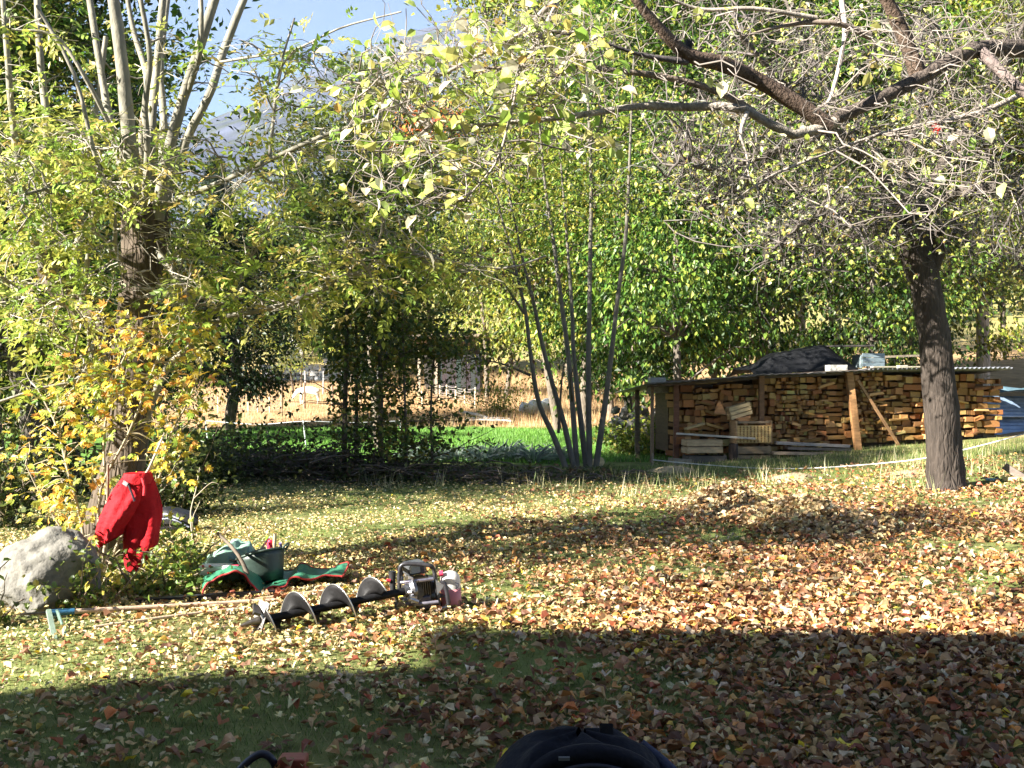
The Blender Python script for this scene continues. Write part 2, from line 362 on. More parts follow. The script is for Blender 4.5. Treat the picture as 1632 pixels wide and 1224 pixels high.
bgT['s1'] = bgtree('spruce_tree', 'dark spruce beyond the thicket, under the mountain slope', 'tree', at(585, 58), 12.8, 5.2, .06, 16000, .3, PAL_SPRUCE, .2, 7, shape='cone', ncl=130, wd=.22)
bgtree('maple_tree', 'dark green tree rising behind the thicket saplings', 'tree', at(600, 23.5), 8.2, 4.4, .42, 16000, .11, PAL_OLIVE, .1, 46, ncl=90)
bgtree('ash_tree', 'slim high-crowned ash outside the left edge, its dappled shade falling across the lawn', 'tree', (-7.2, 4.6, 0), 8.2, 3.4, .6, 1900, .12, PAL_YG, .07, 48, ncl=60)
CP = [
 ('y1', 1010, 36, 1.05, 'pale yellow green ash tree between the multi-stemmed tree and the woodshed'),
 ('y1', 800, 42, .82, 'loose pale ash tree standing directly behind the far timber shed'),
 ('g1', 1010, 28.5, 1.05, 'light green maple tree left of the woodshed, its foliage hanging low to the field'),
 ('g2', 1140, 33, 1.2, 'tall green maple tree in the second row behind the woodshed roof'),
 ('o1', 1430, 33, 1.05, 'slender olive ash tree behind the tarpaulin on the woodshed'),
 ('o1', 1560, 27, .95, 'olive ash tree behind the right end of the woodpile'),
 ('o1', 1280, 38, 1.15, 'tall olive ash tree far back on the slope behind the black tarpaulin'),
 ('o1', 1230, 31, 1.0, 'yellow olive ash tree between the green maple and the black tarpaulin'),
 ('g1', 1390, 24.5, .85, 'green maple tree close behind the tarpaulin, left of the apple trunk'),
 ('y1', 1500, 25, .72, 'yellow green ash tree close behind the roof, beside the apple trunk'),
 ('o1', 1680, 33, 1.1, 'olive ash tree at the right edge of the view behind the blue sheet'),
 ('g2', 1480, 45, 1.3, 'green tree on the upper slope between the olive ash trees'),
 ('y1', 1600, 50, 1.2, 'yellow green tree on the upper slope at the far right'),
 ('y1', 1180, 52, 1.25, 'pale tree high on the slope above the woodshed'),
 ('y1', 930, 56, 1.25, 'pale tree far back beyond the dry grass slope'),
 ('d1', 940, 41, .55, 'small dark evergreen bush at the top of the dry grass slope'),
 ('d1', 225, 27, .6, 'dark evergreen tree left of the paddock, behind the trousers'),
 ('g1', 118, 15.5, .6, 'green maple tree in the left wood, behind the pollard trunk'),
 ('g2', 20, 24, .5, 'deep green maple tree at the left edge of the wood'),
 ('s1', 60, 30, .95, 'dark spruce deep in the left wood'),
 ('y1', -120, 13.5, .62, 'yellow green ash tree at the very left edge of the view'),
 ('s1', 190, 50, 1.25, 'tall dark spruce rising behind the pollard tree'),
 ('s1', 480, 66, .9, 'smaller spruce at the foot of the mountain slope, left of the thicket'),
 ('s1', 345, 70, .95, 'spruce seen between the pollard shoots and the sky'),
 ('s1', 1090, 62, 1.4, 'tall spruce on the slope behind the green maples'),
 ('y1', 560, 52, .6, 'yellowish tree in front of the spruces behind the thicket'),
 ('y1', 470, 47, .38, 'low yellowish tree beside the pale stone wall in the paddock'),
]
for k, px, d, s, lab in CP: copy_tree(bgT[k], None, at(px, d), rng.uniform(0, 6.28), s, lab)

# distant wood on the hillside, one mass
n = 60000; cx_ = rng.uniform(-110, 130, 900); cy_ = rng.uniform(72, 230, 900); keep = ~((cx_ < 0) & (cx_ > -60) & (cy_ < 90)); cx_, cy_ = cx_[keep], cy_[keep]
k = rng.integers(0, len(cx_), n); hh = rng.uniform(3, 8, len(cx_)) * (1 + (cx_ > 20) * .5); u = rng.random(n)
pos = np.stack([cx_[k] + rng.normal(0, 1, n) * (1.6 * (1 - u) + .3), cy_[k] + rng.normal(0, 1, n) * (1.6 * (1 - u) + .3), gz(cx_[k], cy_[k]) + u * hh[k]], -1)
kc = np.array([(.05,.07,.035),(.2,.22,.06),(.1,.14,.04),(.34,.28,.07),(.05,.06,.04)])[rng.integers(0, 5, len(cx_))]
V, Fa, C = scatter(diamond(.8), pos, frames(rng.normal(0, 1, (n, 3)), rng.normal(0, .6, (n, 3)) + [0, 0, 1]), rng.uniform(.5, 1.1, n), kc[k] * rng.uniform(.7, 1.3, (n, 1)))
part('distant_wood', (V, Fa, C), m_bleaf, kind='stuff', loc=(0, 150, 0), label='mixed autumn wood covering the far hillside below the mountain', cat='wood')

# ---------------------------------------------------------------- house behind the photographer: its eaves shade the foreground
hs = thing('house', 'tall grey plastered house whose shadow covers the foreground lawn', 'house', (-4, -6, 0))
part('wall', G().box((-3.1, -5.3, 3.55), (17.2, 8.6, 7.5), (.3,.28,.25)), m_house, hs)
part('wall', G().box((-15.0, -5.3, 2.6), (6.6, 8.6, 5.2), (.3,.28,.25)), m_house, hs)
def slab(p0, p1, y0, y1, th=.18, drop=0.0):
    g_ = G(); v = []
    for (x, z) in (p0, p1):
        for yy in (y0, y1):
            for dz in (0, -th): v.append([x, yy, z + dz - (drop if yy == y1 else 0)])
    q = [[0,4,6,2],[1,3,7,5],[0,1,5,4],[2,6,7,3],[0,2,3,1],[4,5,7,6]]
    f = []; [f.extend([[a,b,c],[a,c,d]]) for a,b,c,d in q]; return g_.add(v, f, (.09,.075,.06))
part('roof', slab((-13.2, 8.5), (6.5, 6.9), -.2, -10.2), m_grey, hs)
part('roof', slab((-19.0, 4.14), (-11.72, 7.52), -.2, -10.2), m_grey, hs)
for xx, zz in ((-9, 4.6), (-4, 4.6), (-9, 1.7), (-3.5, 1.7), (2.5, 4.6)):
    wv = part('window', G().box((xx, -.98, zz), (1.1, .06, 1.3), (.05,.06,.07)), m_plastic, hs)
    part('frame', G().box((xx, -.93, zz), (.06, .05, 1.3), (.5,.48,.42)).box((xx, -.93, zz - .68), (1.25, .08, .07), (.5,.48,.42)).box((xx, -.93, zz + .68), (1.25, .08, .07), (.5,.48,.42)), m_grey, wv)

# ---------------------------------------------------------------- trees drawn limb by limb
def limbline(pts): return np.array([P(*p) for p in pts])
def limb(root, pts, r, col, mat, n=14, sides=9, name='limb', noise=.07):
    p = limbline(pts) if not isinstance(pts, np.ndarray) else pts
    sm = smooth_line(p, n); part(name, G().tube(p, r, sides, col, n=n, noise=noise), mat, root, smooth=True); return sm
def crooked(A, B, K, r, amp=.12, sag=.0):
    t = np.linspace(0, 1, K)[None, :, None]; Pn = A[:, None] * (1 - t) + B[:, None] * t; ln = np.linalg.norm(B - A, axis=1)[:, None, None]
    w_ = np.sin(pi * t); Pn = Pn + w_ * r.normal(0, 1, (len(A), 1, 3)) * ln * amp; Pn[:, 1:-1] += r.normal(0, 1, (len(A), K - 2, 3)) * ln * amp * .35
    Pn[:, :, 2] += (w_[..., 0] * sag * ln[..., 0]); return Pn
def nearest(sk, T_, r, bias=.35):
    out = []
    for c in T_:
        dd = np.linalg.norm(sk - c, axis=1) + bias * relu(sk[:, 2] - c[2] + .1) + r.uniform(0, .25, len(sk)); out.append(np.argmin(dd))
    return sk[np.array(out)]
def ellfill(boxes, n, r):
    """boxes: (px0,py0,px1,py1,d0,d1,weight): points spread through blocks of space"""
    wts = np.array([b[6] for b in boxes], float); k = r.choice(len(boxes), n, p=wts / wts.sum()); B = np.array(boxes, float)[k]
    d = r.uniform(B[:, 4], B[:, 5]); px = r.uniform(B[:, 0], B[:, 2]); py = r.uniform(B[:, 1], B[:, 3])
    return np.stack([(px - CX) / F * d, d, EYE - (py - HY) / F * d], -1)
def variants(name, T, palette, n, mat):
    cs = pal(n, *palette, jit=.2); return [mesh(name, T[0], T[1], cs[i], mat) for i in range(n)]

# ---- pollard ash at the left
r1 = np.random.default_rng(11)
base = P(188, 905, 9.0); base[2] = gz(base[0], base[1])
ashT = thing('pollard_tree', 'big pollard ash with many upright grey shoots behind the red trousers', 'tree', base)
BK = (.09,.07,.052); SH = (.2,.185,.14)
tr_pts = [(150, 935, 9.0), (168, 850, 9.0), (192, 760, 9.0), (207, 680, 9.0), (214, 600, 9.05), (220, 500, 9.1), (228, 420, 9.1), (233, 350, 9.1), (236, 318, 9.1)]
sk = [limb(ashT, tr_pts, [.25, .2, .175, .165, .17, .16, .175, .21, .14], BK, m_bark, 26, 18, 'trunk', .08)]
sk.append(limb(ashT, [(200, 610, 9.05), (172, 535, 9.2), (120, 480, 9.4), (85, 450, 9.5), (70, 425, 9.5)], [.11, .11, .1, .1, .07], BK, m_bark))
shoots = [
 ([(222,350,9.1),(208,240,9.1),(198,130,9.1),(190,60,9.1),(178,-30,9.1)], .07, .045),
 ([(240,345,9.2),(243,200,9.3),(252,100,9.4),(264,-30,9.4)], .042, .03),
 ([(250,350,9.0),(272,230,8.9),(295,150,8.9),(318,80,8.8),(352,-30,8.8)], .055, .035),
 ([(258,345,9.2),(295,230,9.3),(335,150,9.3),(358,80,9.4),(402,-30,9.4)], .042, .03),
 ([(214,345,9.3),(178,200,9.5),(160,100,9.6),(140,-30,9.7)], .04, .028),
 ([(232,345,9.4),(226,220,9.6),(236,130,9.7),(214,50,9.8),(200,-30,9.8)], .032, .022),
 ([(254,345,9.3),(262,200,9.5),(257,110,9.6),(272,-30,9.7)], .036, .025),
 ([(230,340,8.9),(236,250,8.7),(232,170,8.6),(240,90,8.5),(220,-30,8.4)], .03, .018),
 ([(300,150,8.9),(318,90,8.7),(322,30,8.6),(320,-30,8.6)], .025, .018),
 ([(90,455,9.5),(73,330,9.6),(76,200,9.7),(66,100,9.7),(60,-30,9.8)], .045, .03),
 ([(75,450,9.5),(42,330,9.4),(22,200,9.4),(14,100,9.3),(4,-30,9.3)], .035, .022),
 ([(95,460,9.4),(62,400,9.2),(30,330,9.1),(-10,220,9.0)], .05, .03),
 ([(112,475,9.4),(128,360,9.6),(136,250,9.8),(152,190,9.9),(170,60,10)], .035, .022),
 ([(130,490,9.3),(142,400,9.1),(150,330,9.0),(140,230,8.9)], .025, .012),
 ([(205,420,9.1),(185,400,8.8),(182,340,8.6),(150,240,8.4),(120,120,8.3),(60,10,8.2)], .022, .012),
 ([(225,690,9.0),(262,592,8.9),(310,548,8.8),(352,508,8.7),(440,490,8.6),(545,445,8.4),(610,418,8.3)], .034, .012),
 ([(300,556,8.8),(338,500,8.9),(354,484,8.9),(400,410,9.0)], .026, .012),
 ([(420,492,8.6),(505,470,8.6),(600,402,8.5),(690,412,8.5),(800,428,8.5),(870,408,8.6)], .016, .007),
 ([(250,330,9.0),(330,300,8.6),(420,260,8.3),(520,215,8.0),(600,190,7.8)], .028, .01),
 ([(352,100,9.35),(400,92,9.2),(470,80,9.0),(545,45,8.8),(640,20,8.6)], .013, .006),
 ([(430,252,8.3),(445,120,8.4),(470,30,8.4)], .014, .007),
 ([(250,400,9.0),(300,470,8.6),(308,500,8.5)], .03, .012),
 ([(245,350,9.2),(200,300,8.8),(130,290,8.4),(40,310,8.0)], .025, .01),
 ([(200,250,9.1),(140,130,8.8),(90,60,8.7),(20,48,8.6)], .022, .01),
 ([(120,480,9.4),(60,480,9.0),(0,440,8.7)], .03, .012),
 ([(155,530,9.2),(130,600,8.8),(60,620,8.6),(0,640,8.5)], .02, .01),
 ([(208,690,9.0),(195,600,8.7),(150,560,8.5),(120,575,8.4)], .018, .01),
]
for pts, a, b in shoots: sk.append(limb(ashT, pts, np.linspace(a, b, 4), SH if a > .024 else (.24,.22,.18), m_smooth_bark, 16, 8, 'shoot', .09))
SK = np.concatenate(sk[1:])
boxes = [(0,190,330,330,7.9,9.8,2.2),(0,330,330,480,7.8,9.6,2.6),(330,210,620,330,7.8,9.3,.65),(300,330,620,470,7.9,9.2,1.4),(0,60,170,200,8.3,10.5,.4),(180,20,300,200,8.6,10.4,.2),(340,70,620,210,7.8,9.2,1.0),
         (0,480,180,640,8.2,9.8,1.1),(230,480,340,560,8.2,9,.3),(620,380,860,440,8.3,8.8,.3),(600,120,720,330,7.8,8.8,.4),(330,470,560,500,8.2,8.8,.35),(0,0,140,70,8.4,9.6,.15)]
T1 = ellfill(boxes, 280, r1); A1 = nearest(SK, T1, r1); Bp = crooked(A1, T1, 7, r1, .1, .05)
V, Fa = tubes(Bp, np.linspace(1, .4, 7)[None] * r1.uniform(.007, .012, len(T1))[:, None], 4)
part('branches', (V, Fa, np.tile((.25,.22,.18), (len(V), 1))), m_twig, ashT, smooth=True, kind='stuff')
n = 3100; k = r1.integers(0, len(T1), n); u = r1.integers(3, 7, n); org = Bp[k, u]
end = org + r1.normal(0, 1, (n, 3)) * [.16, .16, .1]; d = nrm(end - org + r1.normal(0, .08, (n, 3)))
tw = crooked(org, end, 3, r1, .1); V, Fa = tubes(tw[::2], np.full((len(tw[::2]), 3), .003), 3)
part('twigs', (V, Fa, np.tile((.3,.27,.2), (len(V), 1))), m_twig, ashT, kind='stuff')
px_ = CX + end[:, 0] / end[:, 1] * F; py_ = HY + (EYE - end[:, 2]) / end[:, 1] * F
ok = ~((px_ > 160) & (px_ < 275) & (py_ > 335) & (py_ < 780) & (end[:, 1] < 9.4) & (r1.random(n) < .93)) & ~((px_ > 165) & (px_ < 400) & (py_ < 235) & (r1.random(n) < .6)); end, d, org = end[ok], d[ok], org[ok]; n = len(end)
d[:, 2] = d[:, 2] * .5 - .15; R = frames(d, r1.normal(0, .6, (n, 3)) + [0, -.15, 1]); s = r1.uniform(.1, .19, n)
close = np.argsort(end[:, 1] / s)[:280]; m_ = np.ones(n, bool); m_[close] = False
AT = [ash(i) for i in range(6)]; ti_ = r1.integers(0, 6, n); g_ = G(); cl = pal(n, *PAL_ASH, r=r1)
for i in range(6):
    q_ = m_ & (ti_ == i); g_.add(*scatter(AT[i], end[q_], R[q_], s[q_], cl[q_]))
crown = part('crown', g_, m_leaf, ashT, kind='stuff')
vm_ = [variants('leaf', AT[i % 6], PAL_ASH, 1, m_leaf)[0] for i in range(18)]
for i in close: piece('leaf', vm_[int(r1.integers(18))], crown, end[i], R[i], s[i])

# ---- yellow maple sapling clump in front of the pollard
r2 = np.random.default_rng(12); b = G0(150, 945)
mp = thing('young_maple', 'young maple with bright yellow lobed leaves between the boulder and the pollard trunk', 'tree', b)
stems = [([(150,945,8.2),(158,860,8.2),(160,780,8.25),(205,690,8.2),(240,600,8.15),(262,540,8.1)], .016),
 ([(140,945,8.25),(130,840,8.3),(105,740,8.3),(90,680,8.35),(60,620,8.4)], .015),
 ([(160,945,8.2),(190,860,8.15),(250,770,8.1),(268,700,8.1),(300,640,8.0),(322,580,8.0)], .014),
 ([(150,945,8.2),(120,880,8.0),(70,800,8.0),(40,740,8.0)], .012),
 ([(158,940,8.2),(170,820,8.3),(165,700,8.4),(185,600,8.3),(220,530,8.2)], .014)]
sk = [limb(mp, p_, [r_, r_ * .7, r_ * .4], (.3,.26,.18), m_smooth_bark, 16, 6, 'stem', .05) for p_, r_ in stems]; SK = np.concatenate(sk)
boxes = [(165,500,330,600,7.8,8.6,2.4),(180,590,330,680,7.9,8.6,1.4),(40,600,210,720,7.9,8.7,2.2),(20,700,190,800,7.8,8.7,2.2),(215,690,330,740,7.9,8.4,1.1),(60,790,170,850,7.8,8.5,.7),(120,850,300,950,7.8,8.6,1.2),(100,560,200,640,8,8.6,.8)]
T1 = ellfill(boxes, 150, r2); A1 = nearest(SK, T1, r2); Bp = crooked(A1, T1, 6, r2, .08, .05)
V, Fa = tubes(Bp, np.linspace(1, .4, 6)[None] * r2.uniform(.004, .007, len(T1))[:, None], 4); part('branches', (V, Fa, np.tile((.3,.25,.16), (len(V), 1))), m_twig, mp, smooth=True, kind='stuff')
n = 1550; k = r2.integers(0, len(T1), n); org = Bp[k, r2.integers(3, 6, n)]; end = org + r2.normal(0, 1, (n, 3)) * [.1, .1, .09]
px_ = CX + end[:, 0] / end[:, 1] * F; py_ = HY + (EYE - end[:, 2]) / end[:, 1] * F; ok = ~((px_ > 182) & (px_ < 242) & (py_ > 640) & (py_ < 750) & (r2.random(n) < .85)) & ~((px_ > 155) & (px_ < 250) & (py_ > 750) & (py_ < 920) & (end[:, 1] < 8.1)); end, org = end[ok], org[ok]; n = len(end)
d = end - org; d[:, 2] -= .06; d[:, 1] -= .03; R = frames(d, r2.normal(0, .4, (n, 3)) + [-.3, -.5, .9]); s = r2.uniform(.045, .085, n)
cl = pal(n, *PAL_MAPLE, r=r2); low = (end[:, 2] < .45) | (r2.random(n) < .12); cl[low] = pal(int(low.sum()), [(.14,.25,.05),(.3,.36,.07),(.45,.4,.07)], [2,2,1], r=r2)
close = np.argsort(end[:, 1] / s)[:290]; m_ = np.ones(n, bool); m_[close] = False
V, Fa, C = scatter(maple(), end[m_], R[m_], s[m_], cl[m_]); crown = part('crown', (V, Fa, C), m_leaf, mp, kind='stuff')
vm_ = variants('leaf', maple(), PAL_MAPLE, 12, m_leaf)
for i in close: piece('leaf', vm_[int(r2.integers(12))], crown, end[i], R[i], s[i])

# ---- old apple tree at the right
r3 = np.random.default_rng(13); ab = P(1508, 782, 13.8); ab[2] = gz(ab[0], ab[1])
ap = thing('apple_tree', 'old apple tree with thick rough trunk and bare twigs before the woodpile', 'tree', ab)
D = 13.8
sk = [limb(ap, [(1509,800,D),(1508,775,D),(1503,700,D),(1495,600,D),(1482,500,D),(1468,430,D),(1450,370,D),(1446,335,D)], [.37,.25,.205,.195,.195,.19,.23,.17], (.05,.04,.033), m_bark, 26, 20, 'trunk', .09)]
sk.append(limb(ap, [(1475,440,D),(1488,400,D),(1494,365,D-.1)], [.14,.13,.1], (.05,.04,.033), m_bark, 8, 12, 'limb', .12))
BL = [([(1450,345,D),(1400,280,D-.6),(1330,210,D-1.2),(1260,150,D-1.6),(1180,60,D-2)], .1), ([(1455,345,D),(1445,250,D+.3),(1470,140,D+.5),(1460,20,D+.6)], .1),
 ([(1465,350,D),(1540,300,D-.4),(1632,306,D-.8),(1760,290,D-1)], .09), ([(1440,350,D),(1380,330,D+.6),(1290,300,D+1),(1200,290,D+1.2),(1120,330,D+1.3)], .07),
 ([(1460,340,D),(1520,230,D+.2),(1590,120,D+.4),(1640,20,D+.5)], .08), ([(1445,350,D),(1370,340,D-1),(1290,350,D-1.9),(1230,400,D-2.4)], .06),
 ([(1475,350,D),(1540,380,D+.5),(1632,430,D+.8)], .06), ([(1440,340,D),(1360,230,D+1),(1290,90,D+1.4),(1250,0,D+1.6)], .07), ([(1500,240,D+.2),(1480,160,D-1.2),(1500,60,D-2)], .06),
 ([(1330,210,D-1.2),(1240,240,D-1.5),(1150,270,D-1.6),(1080,260,D-1.7)], .05)]
for p_, r_ in BL: sk.append(limb(ap, p_, [r_, r_ * .6, r_ * .3], (.09,.075,.062), m_limb, 14, 8, 'limb', .1))
SK = np.concatenate(sk[2:])
boxes = [(1100,0,1632,220,D-2.6,D+1.8,3),(1180,220,1660,420,D-2.4,D+1.8,3),(1180,400,1400,450,D-2.4,D+.5,.25),(1540,400,1700,500,D-1,D+1,.5),(1030,120,1200,330,D-2,D+1,.8)]
T1 = ellfill(boxes, 420, r3); A1 = nearest(SK, T1, r3, .2); Bp = crooked(A1, T1, 7, r3, .16, .02)
V, Fa = tubes(Bp, np.linspace(1, .35, 7)[None] * r3.uniform(.010, .02, len(T1))[:, None], 5); part('branches', (V, Fa, np.tile((.09,.075,.065), (len(V), 1))), m_twig, ap, smooth=True, kind='stuff')
n = 4600; k = r3.integers(0, len(T1), n); org = Bp[k, r3.integers(1, 7, n)]; end = org + r3.normal(0, 1, (n, 3)) * [.24, .24, .2]; end[:, 2] -= .04
tw = crooked(org, end, 5, r3, .22); V, Fa = tubes(tw, np.linspace(1, .5, 5)[None] * r3.uniform(.0022, .005, n)[:, None], 3)
part('twigs', (V, Fa, np.repeat(pal(n, [(.08,.067,.057),(.04,.034,.029),(.2,.175,.155)], [2, 2.4, .6], r=r3), 15, 0)), m_twig, ap, kind='stuff')
n2 = 10000; i2 = r3.integers(0, n, n2); e2 = tw[i2, 4]; d2 = r3.normal(0, 1, (n2, 3)); d2[:, 2] -= .5
V, Fa, C = scatter(oval(), e2, frames(d2, r3.normal(0, .6, (n2, 3)) + [0, 0, 1]), r3.uniform(.035, .07, n2), pal(n2, *PAL_PEAR, r=r3)); part('leaves', (V, Fa, C), m_leaf, ap, kind='stuff')

# ---- pear tree whose trunk stands outside the frame on the right, limbs reaching over the view
r4 = np.random.default_rng(14); pb_ = np.array([4.35, 7.1, float(gz(4.35, 7.1))])
pr = thing('pear_tree', 'near fruit tree reaching in from the right with pale leaves across the top', 'tree', pb_)
tk = np.array([[4.35,7.1,-.1],[4.3,7.1,1.2],[4.15,7.05,2.4],[4.0,7.0,3.3],[3.9,7.0,4.2]]); DK = (.10,.07,.052); GY = (.3,.26,.22)
sk = [limb(pr, tk, [.2,.15,.13,.12,.08], DK, m_bark, 16, 14, 'trunk')]
NL = [([(1800,75,7.0),(1700,80,6.9),(1632,78,6.8),(1552,80,6.6),(1500,105,6.5),(1455,130,6.4),(1385,165,6.3),(1330,190,6.2)], [.07,.062,.056,.05,.044,.04,.038,.036], (.09,.072,.06)),
 ([(1318,203,6.2),(1290,180,6.15),(1200,125,6.05),(1150,103,5.9),(1095,88,5.8),(1050,45,5.7),(995,-20,5.6)], [.052,.046,.042,.042,.04,.026,.022], DK),
 ([(1095,92,5.8),(1098,65,5.8)], [.022,.02], (.05,.045,.045)),
 ([(1462,118,6.45),(1440,60,6.4),(1400,-25,6.3)], [.05,.042,.036], DK),
 ([(1330,195,6.2),(1260,215,6.1),(1180,173,6.0),(1090,172,6.0),(1020,170,5.9),(940,182,5.8),(860,192,5.7),(770,200,5.6),(690,204,5.5),(660,150,5.5),(600,130,5.5)], [.03,.026,.024,.022,.017,.013,.01,.007,.005], (.27,.24,.2)),
 ([(1200,180,6.05),(1150,150,6.0),(1080,128,5.9),(980,113,5.8),(880,106,5.7),(780,110,5.6),(700,105,5.6)], [.026,.02,.018,.012,.008,.005], (.2,.16,.13)),
 ([(990,-25,5.6),(930,-20,5.6),(870,15,5.6),(830,55,5.6),(760,90,5.6),(690,125,5.6),(600,135,5.6),(545,130,5.6)], [.02,.016,.014,.012,.010,.007,.004], GY),
 ([(1095,100,5.8),(1020,88,5.7),(940,62,5.6),(860,50,5.5)], [.02,.011,.007,.004], (.08,.07,.07)),
 ([(1690,120,6.8),(1632,148,6.6),(1560,180,6.5),(1470,200,6.4),(1400,215,6.3),(1330,240,6.2),(1240,275,6.1),(1190,305,6.0)], [.03,.018,.014,.012,.01,.008,.006], GY),
 ([(1190,178,6.0),(1180,215,5.9),(1190,250,5.85),(1195,285,5.8),(1220,318,5.8)], [.016,.01,.007,.005,.004], GY),
 ([(900,-20,5.6),(860,60,5.4),(830,110,5.3),(815,180,5.2),(790,260,5.2),(740,320,5.2)], [.012,.01,.008,.006,.004], GY),
 ([(1340,0,6.3),(1345,60,6.2),(1325,150,6.1),(1310,170,6.1)], [.016,.014,.01,.006], (.36,.31,.28)),
 ([(1560,80,6.6),(1610,130,6.4),(1660,170,6.3)], [.034,.03,.024], (.14,.11,.1)),
 ([(1180,60,6.0),(1260,40,6.1),(1330,38,6.1),(1385,60,6.2)], [.006,.012,.016,.02], (.2,.16,.13)),
 ([(1030,-20,5.9),(1110,15,6.0),(1200,15,6.0),(1300,30,6.1)], [.006,.01,.012,.014], GY)]
for p_, r_, c_ in NL: sk.append(limb(pr, p_, r_, c_, m_limb if r_[0] > .02 else m_smooth_bark, 22, 12 if r_[0] > .03 else 7, 'limb', .07))
SK = np.concatenate(sk[1:])
part('leaf', scatter(maple(), np.array([P(1490,196,6.4)]), frames(np.array([[.2,0,-1.]]), np.array([[0,-1.,.2]])), [.075], np.array([[.7,.03,.02]])), m_leaf, pr, label='single bright red leaf')
boxes = [(560,0,1000,130,4.9,6.1,1.6),(550,120,1000,260,4.9,6.0,1.3),(560,240,800,330,5.0,5.7,.35),(1000,0,1632,200,5.4,6.9,1.4),(1100,190,1632,340,5.4,6.6,.7)]
T1 = ellfill(boxes, 230, r4); A1 = nearest(SK, T1, r4, .1); Bp = crooked(A1, T1, 7, r4, .13, -.03)
V, Fa = tubes(Bp, np.linspace(1, .4, 7)[None] * r4.uniform(.0035, .007, len(T1))[:, None], 5); part('branches', (V, Fa, np.tile((.2,.17,.145), (len(V), 1))), m_twig, pr, smooth=True, kind='stuff')
n = 1500; k = r4.integers(0, len(T1), n); org = Bp[k, r4.integers(2, 7, n)]; end = org + r4.normal(0, 1, (n, 3)) * [.1, .1, .07]
tw = crooked(org, end, 4, r4, .18); V, Fa = tubes(tw, np.linspace(1, .6, 4)[None] * r4.uniform(.0015, .003, n)[:, None], 4); part('twigs', (V, Fa, np.tile((.22,.19,.165), (len(V), 1))), m_twig, pr, kind='stuff')
pxs = CX + tw[:, 3, 0] / tw[:, 3, 1] * F; prob = np.where(pxs < 1000, .75, .1); sel = np.where(r4.random(n) < prob)[0]
e = tw[sel, 3]; d = tw[sel, 3] - tw[sel, 2] + r4.normal(0, .03, (len(sel), 3)); d[:, 2] -= .03; R = frames(d, r4.normal(0, .6, (len(sel), 3)) + [0, -.4, .7]); s = r4.uniform(.05, .095, len(sel))
close = np.argsort(e[:, 1] / s)[:298]; m_ = np.ones(len(sel), bool); m_[close] = False
V, Fa, C = scatter(oval(.66), e[m_], R[m_], s[m_], pal(int(m_.sum()), *PAL_PEAR, r=r4)); crown = part('leaves', (V, Fa, C), m_leaf, pr, kind='stuff')
vm_ = variants('leaf', oval(.66), PAL_PEAR, 14, m_leaf)
for i in close: piece('leaf', vm_[int(r4.integers(14))], crown, e[i], R[i], s[i])

# ---- multi-stemmed tree in the middle
r5 = np.random.default_rng(15); mb = at(928, 19.2)
ms = thing('multi_stem_tree', 'slim tree with six grey stems fanning from one base at the lawn end', 'tree', mb)
st = [[(903,748,19.2),(880,690,19.2),(858,640,19.1),(845,560,19),(838,500,19),(822,430,18.9),(795,330,18.8)], [(915,748,19.2),(900,680,19.2),(880,610,19.2),(862,540,19.1),(850,480,19),(832,410,19),(810,300,18.9)],
 [(920,748,19.3),(912,640,19.4),(905,560,19.4),(893,470,19.4),(880,370,19.5),(868,290,19.5),(856,150,19.6)], [(935,748,19.3),(922,640,19.5),(914,560,19.6),(912,500,19.7),(905,400,19.8),(893,250,19.9)],
 [(940,748,19.2),(938,600,19.2),(940,450,19.3),(942,300,19.3),(938,180,19.4),(930,20,19.5)], [(950,745,19.2),(965,640,19.1),(975,560,19),(985,470,19),(997,380,18.9),(1003,260,18.9),(1010,90,18.8)]]
sk = [limb(ms, p_, [.055,.047,.038,.03,.016], (.12,.108,.088), m_smooth_bark, 20, 9, 'stem', .05) for p_ in st]
for p_ in ([(845,598,19.1),(800,580,18.9),(760,573,18.8)], [(890,690,19.2),(896,600,19),(905,560,18.9)], [(912,640,19.4),(910,600,18.7),(925,560,18.4)], [(836,500,19),(790,440,18.8),(730,430,18.6)], [(826,440,18.9),(770,410,18.7),(700,400,18.6)]):
    sk.append(limb(ms, p_, [.028,.015,.008], (.11,.09,.07), m_smooth_bark, 12, 6, 'limb', .05))
SK = np.concatenate([s_[5:] for s_ in sk])
boxes = [(720,330,900,480,18.2,20,1.2),(740,180,1010,340,18.2,20.4,1.5),(830,20,1050,200,18.2,20.4,1),(700,540,830,600,18.4,19.4,.3)]
T1 = ellfill(boxes, 190, r5); A1 = nearest(SK, T1, r5, .5); Bp = crooked(A1, T1, 6, r5, .08, .03); V, Fa = tubes(Bp, np.linspace(1, .4, 6)[None] * r5.uniform(.008, .014, len(T1))[:, None], 4)
part('branches', (V, Fa, np.tile((.16,.13,.1), (len(V), 1))), m_twig, ms, smooth=True, kind='stuff')
n = 5200; k = r5.integers(0, len(T1), n); e = Bp[k, r5.integers(2, 6, n)] + r5.normal(0, 1, (n, 3)) * [.3, .3, .2]; d = r5.normal(0, 1, (n, 3)); d[:, 2] -= .7
cl = pal(n, *PAL_YG, r=r5); br = (e[:, 2] < 3.9) & (r5.random(n) < .45); cl[br] = pal(int(br.sum()), [(.16,.09,.05)], [1], r=r5)
V, Fa, C = scatter(diamond(.5), e, frames(d, r5.normal(0, .5, (n, 3)) + [0, 0, 1]), r5.uniform(.06, .12, n), cl); part('crown', (V, Fa, C), m_bleaf, ms, kind='stuff')

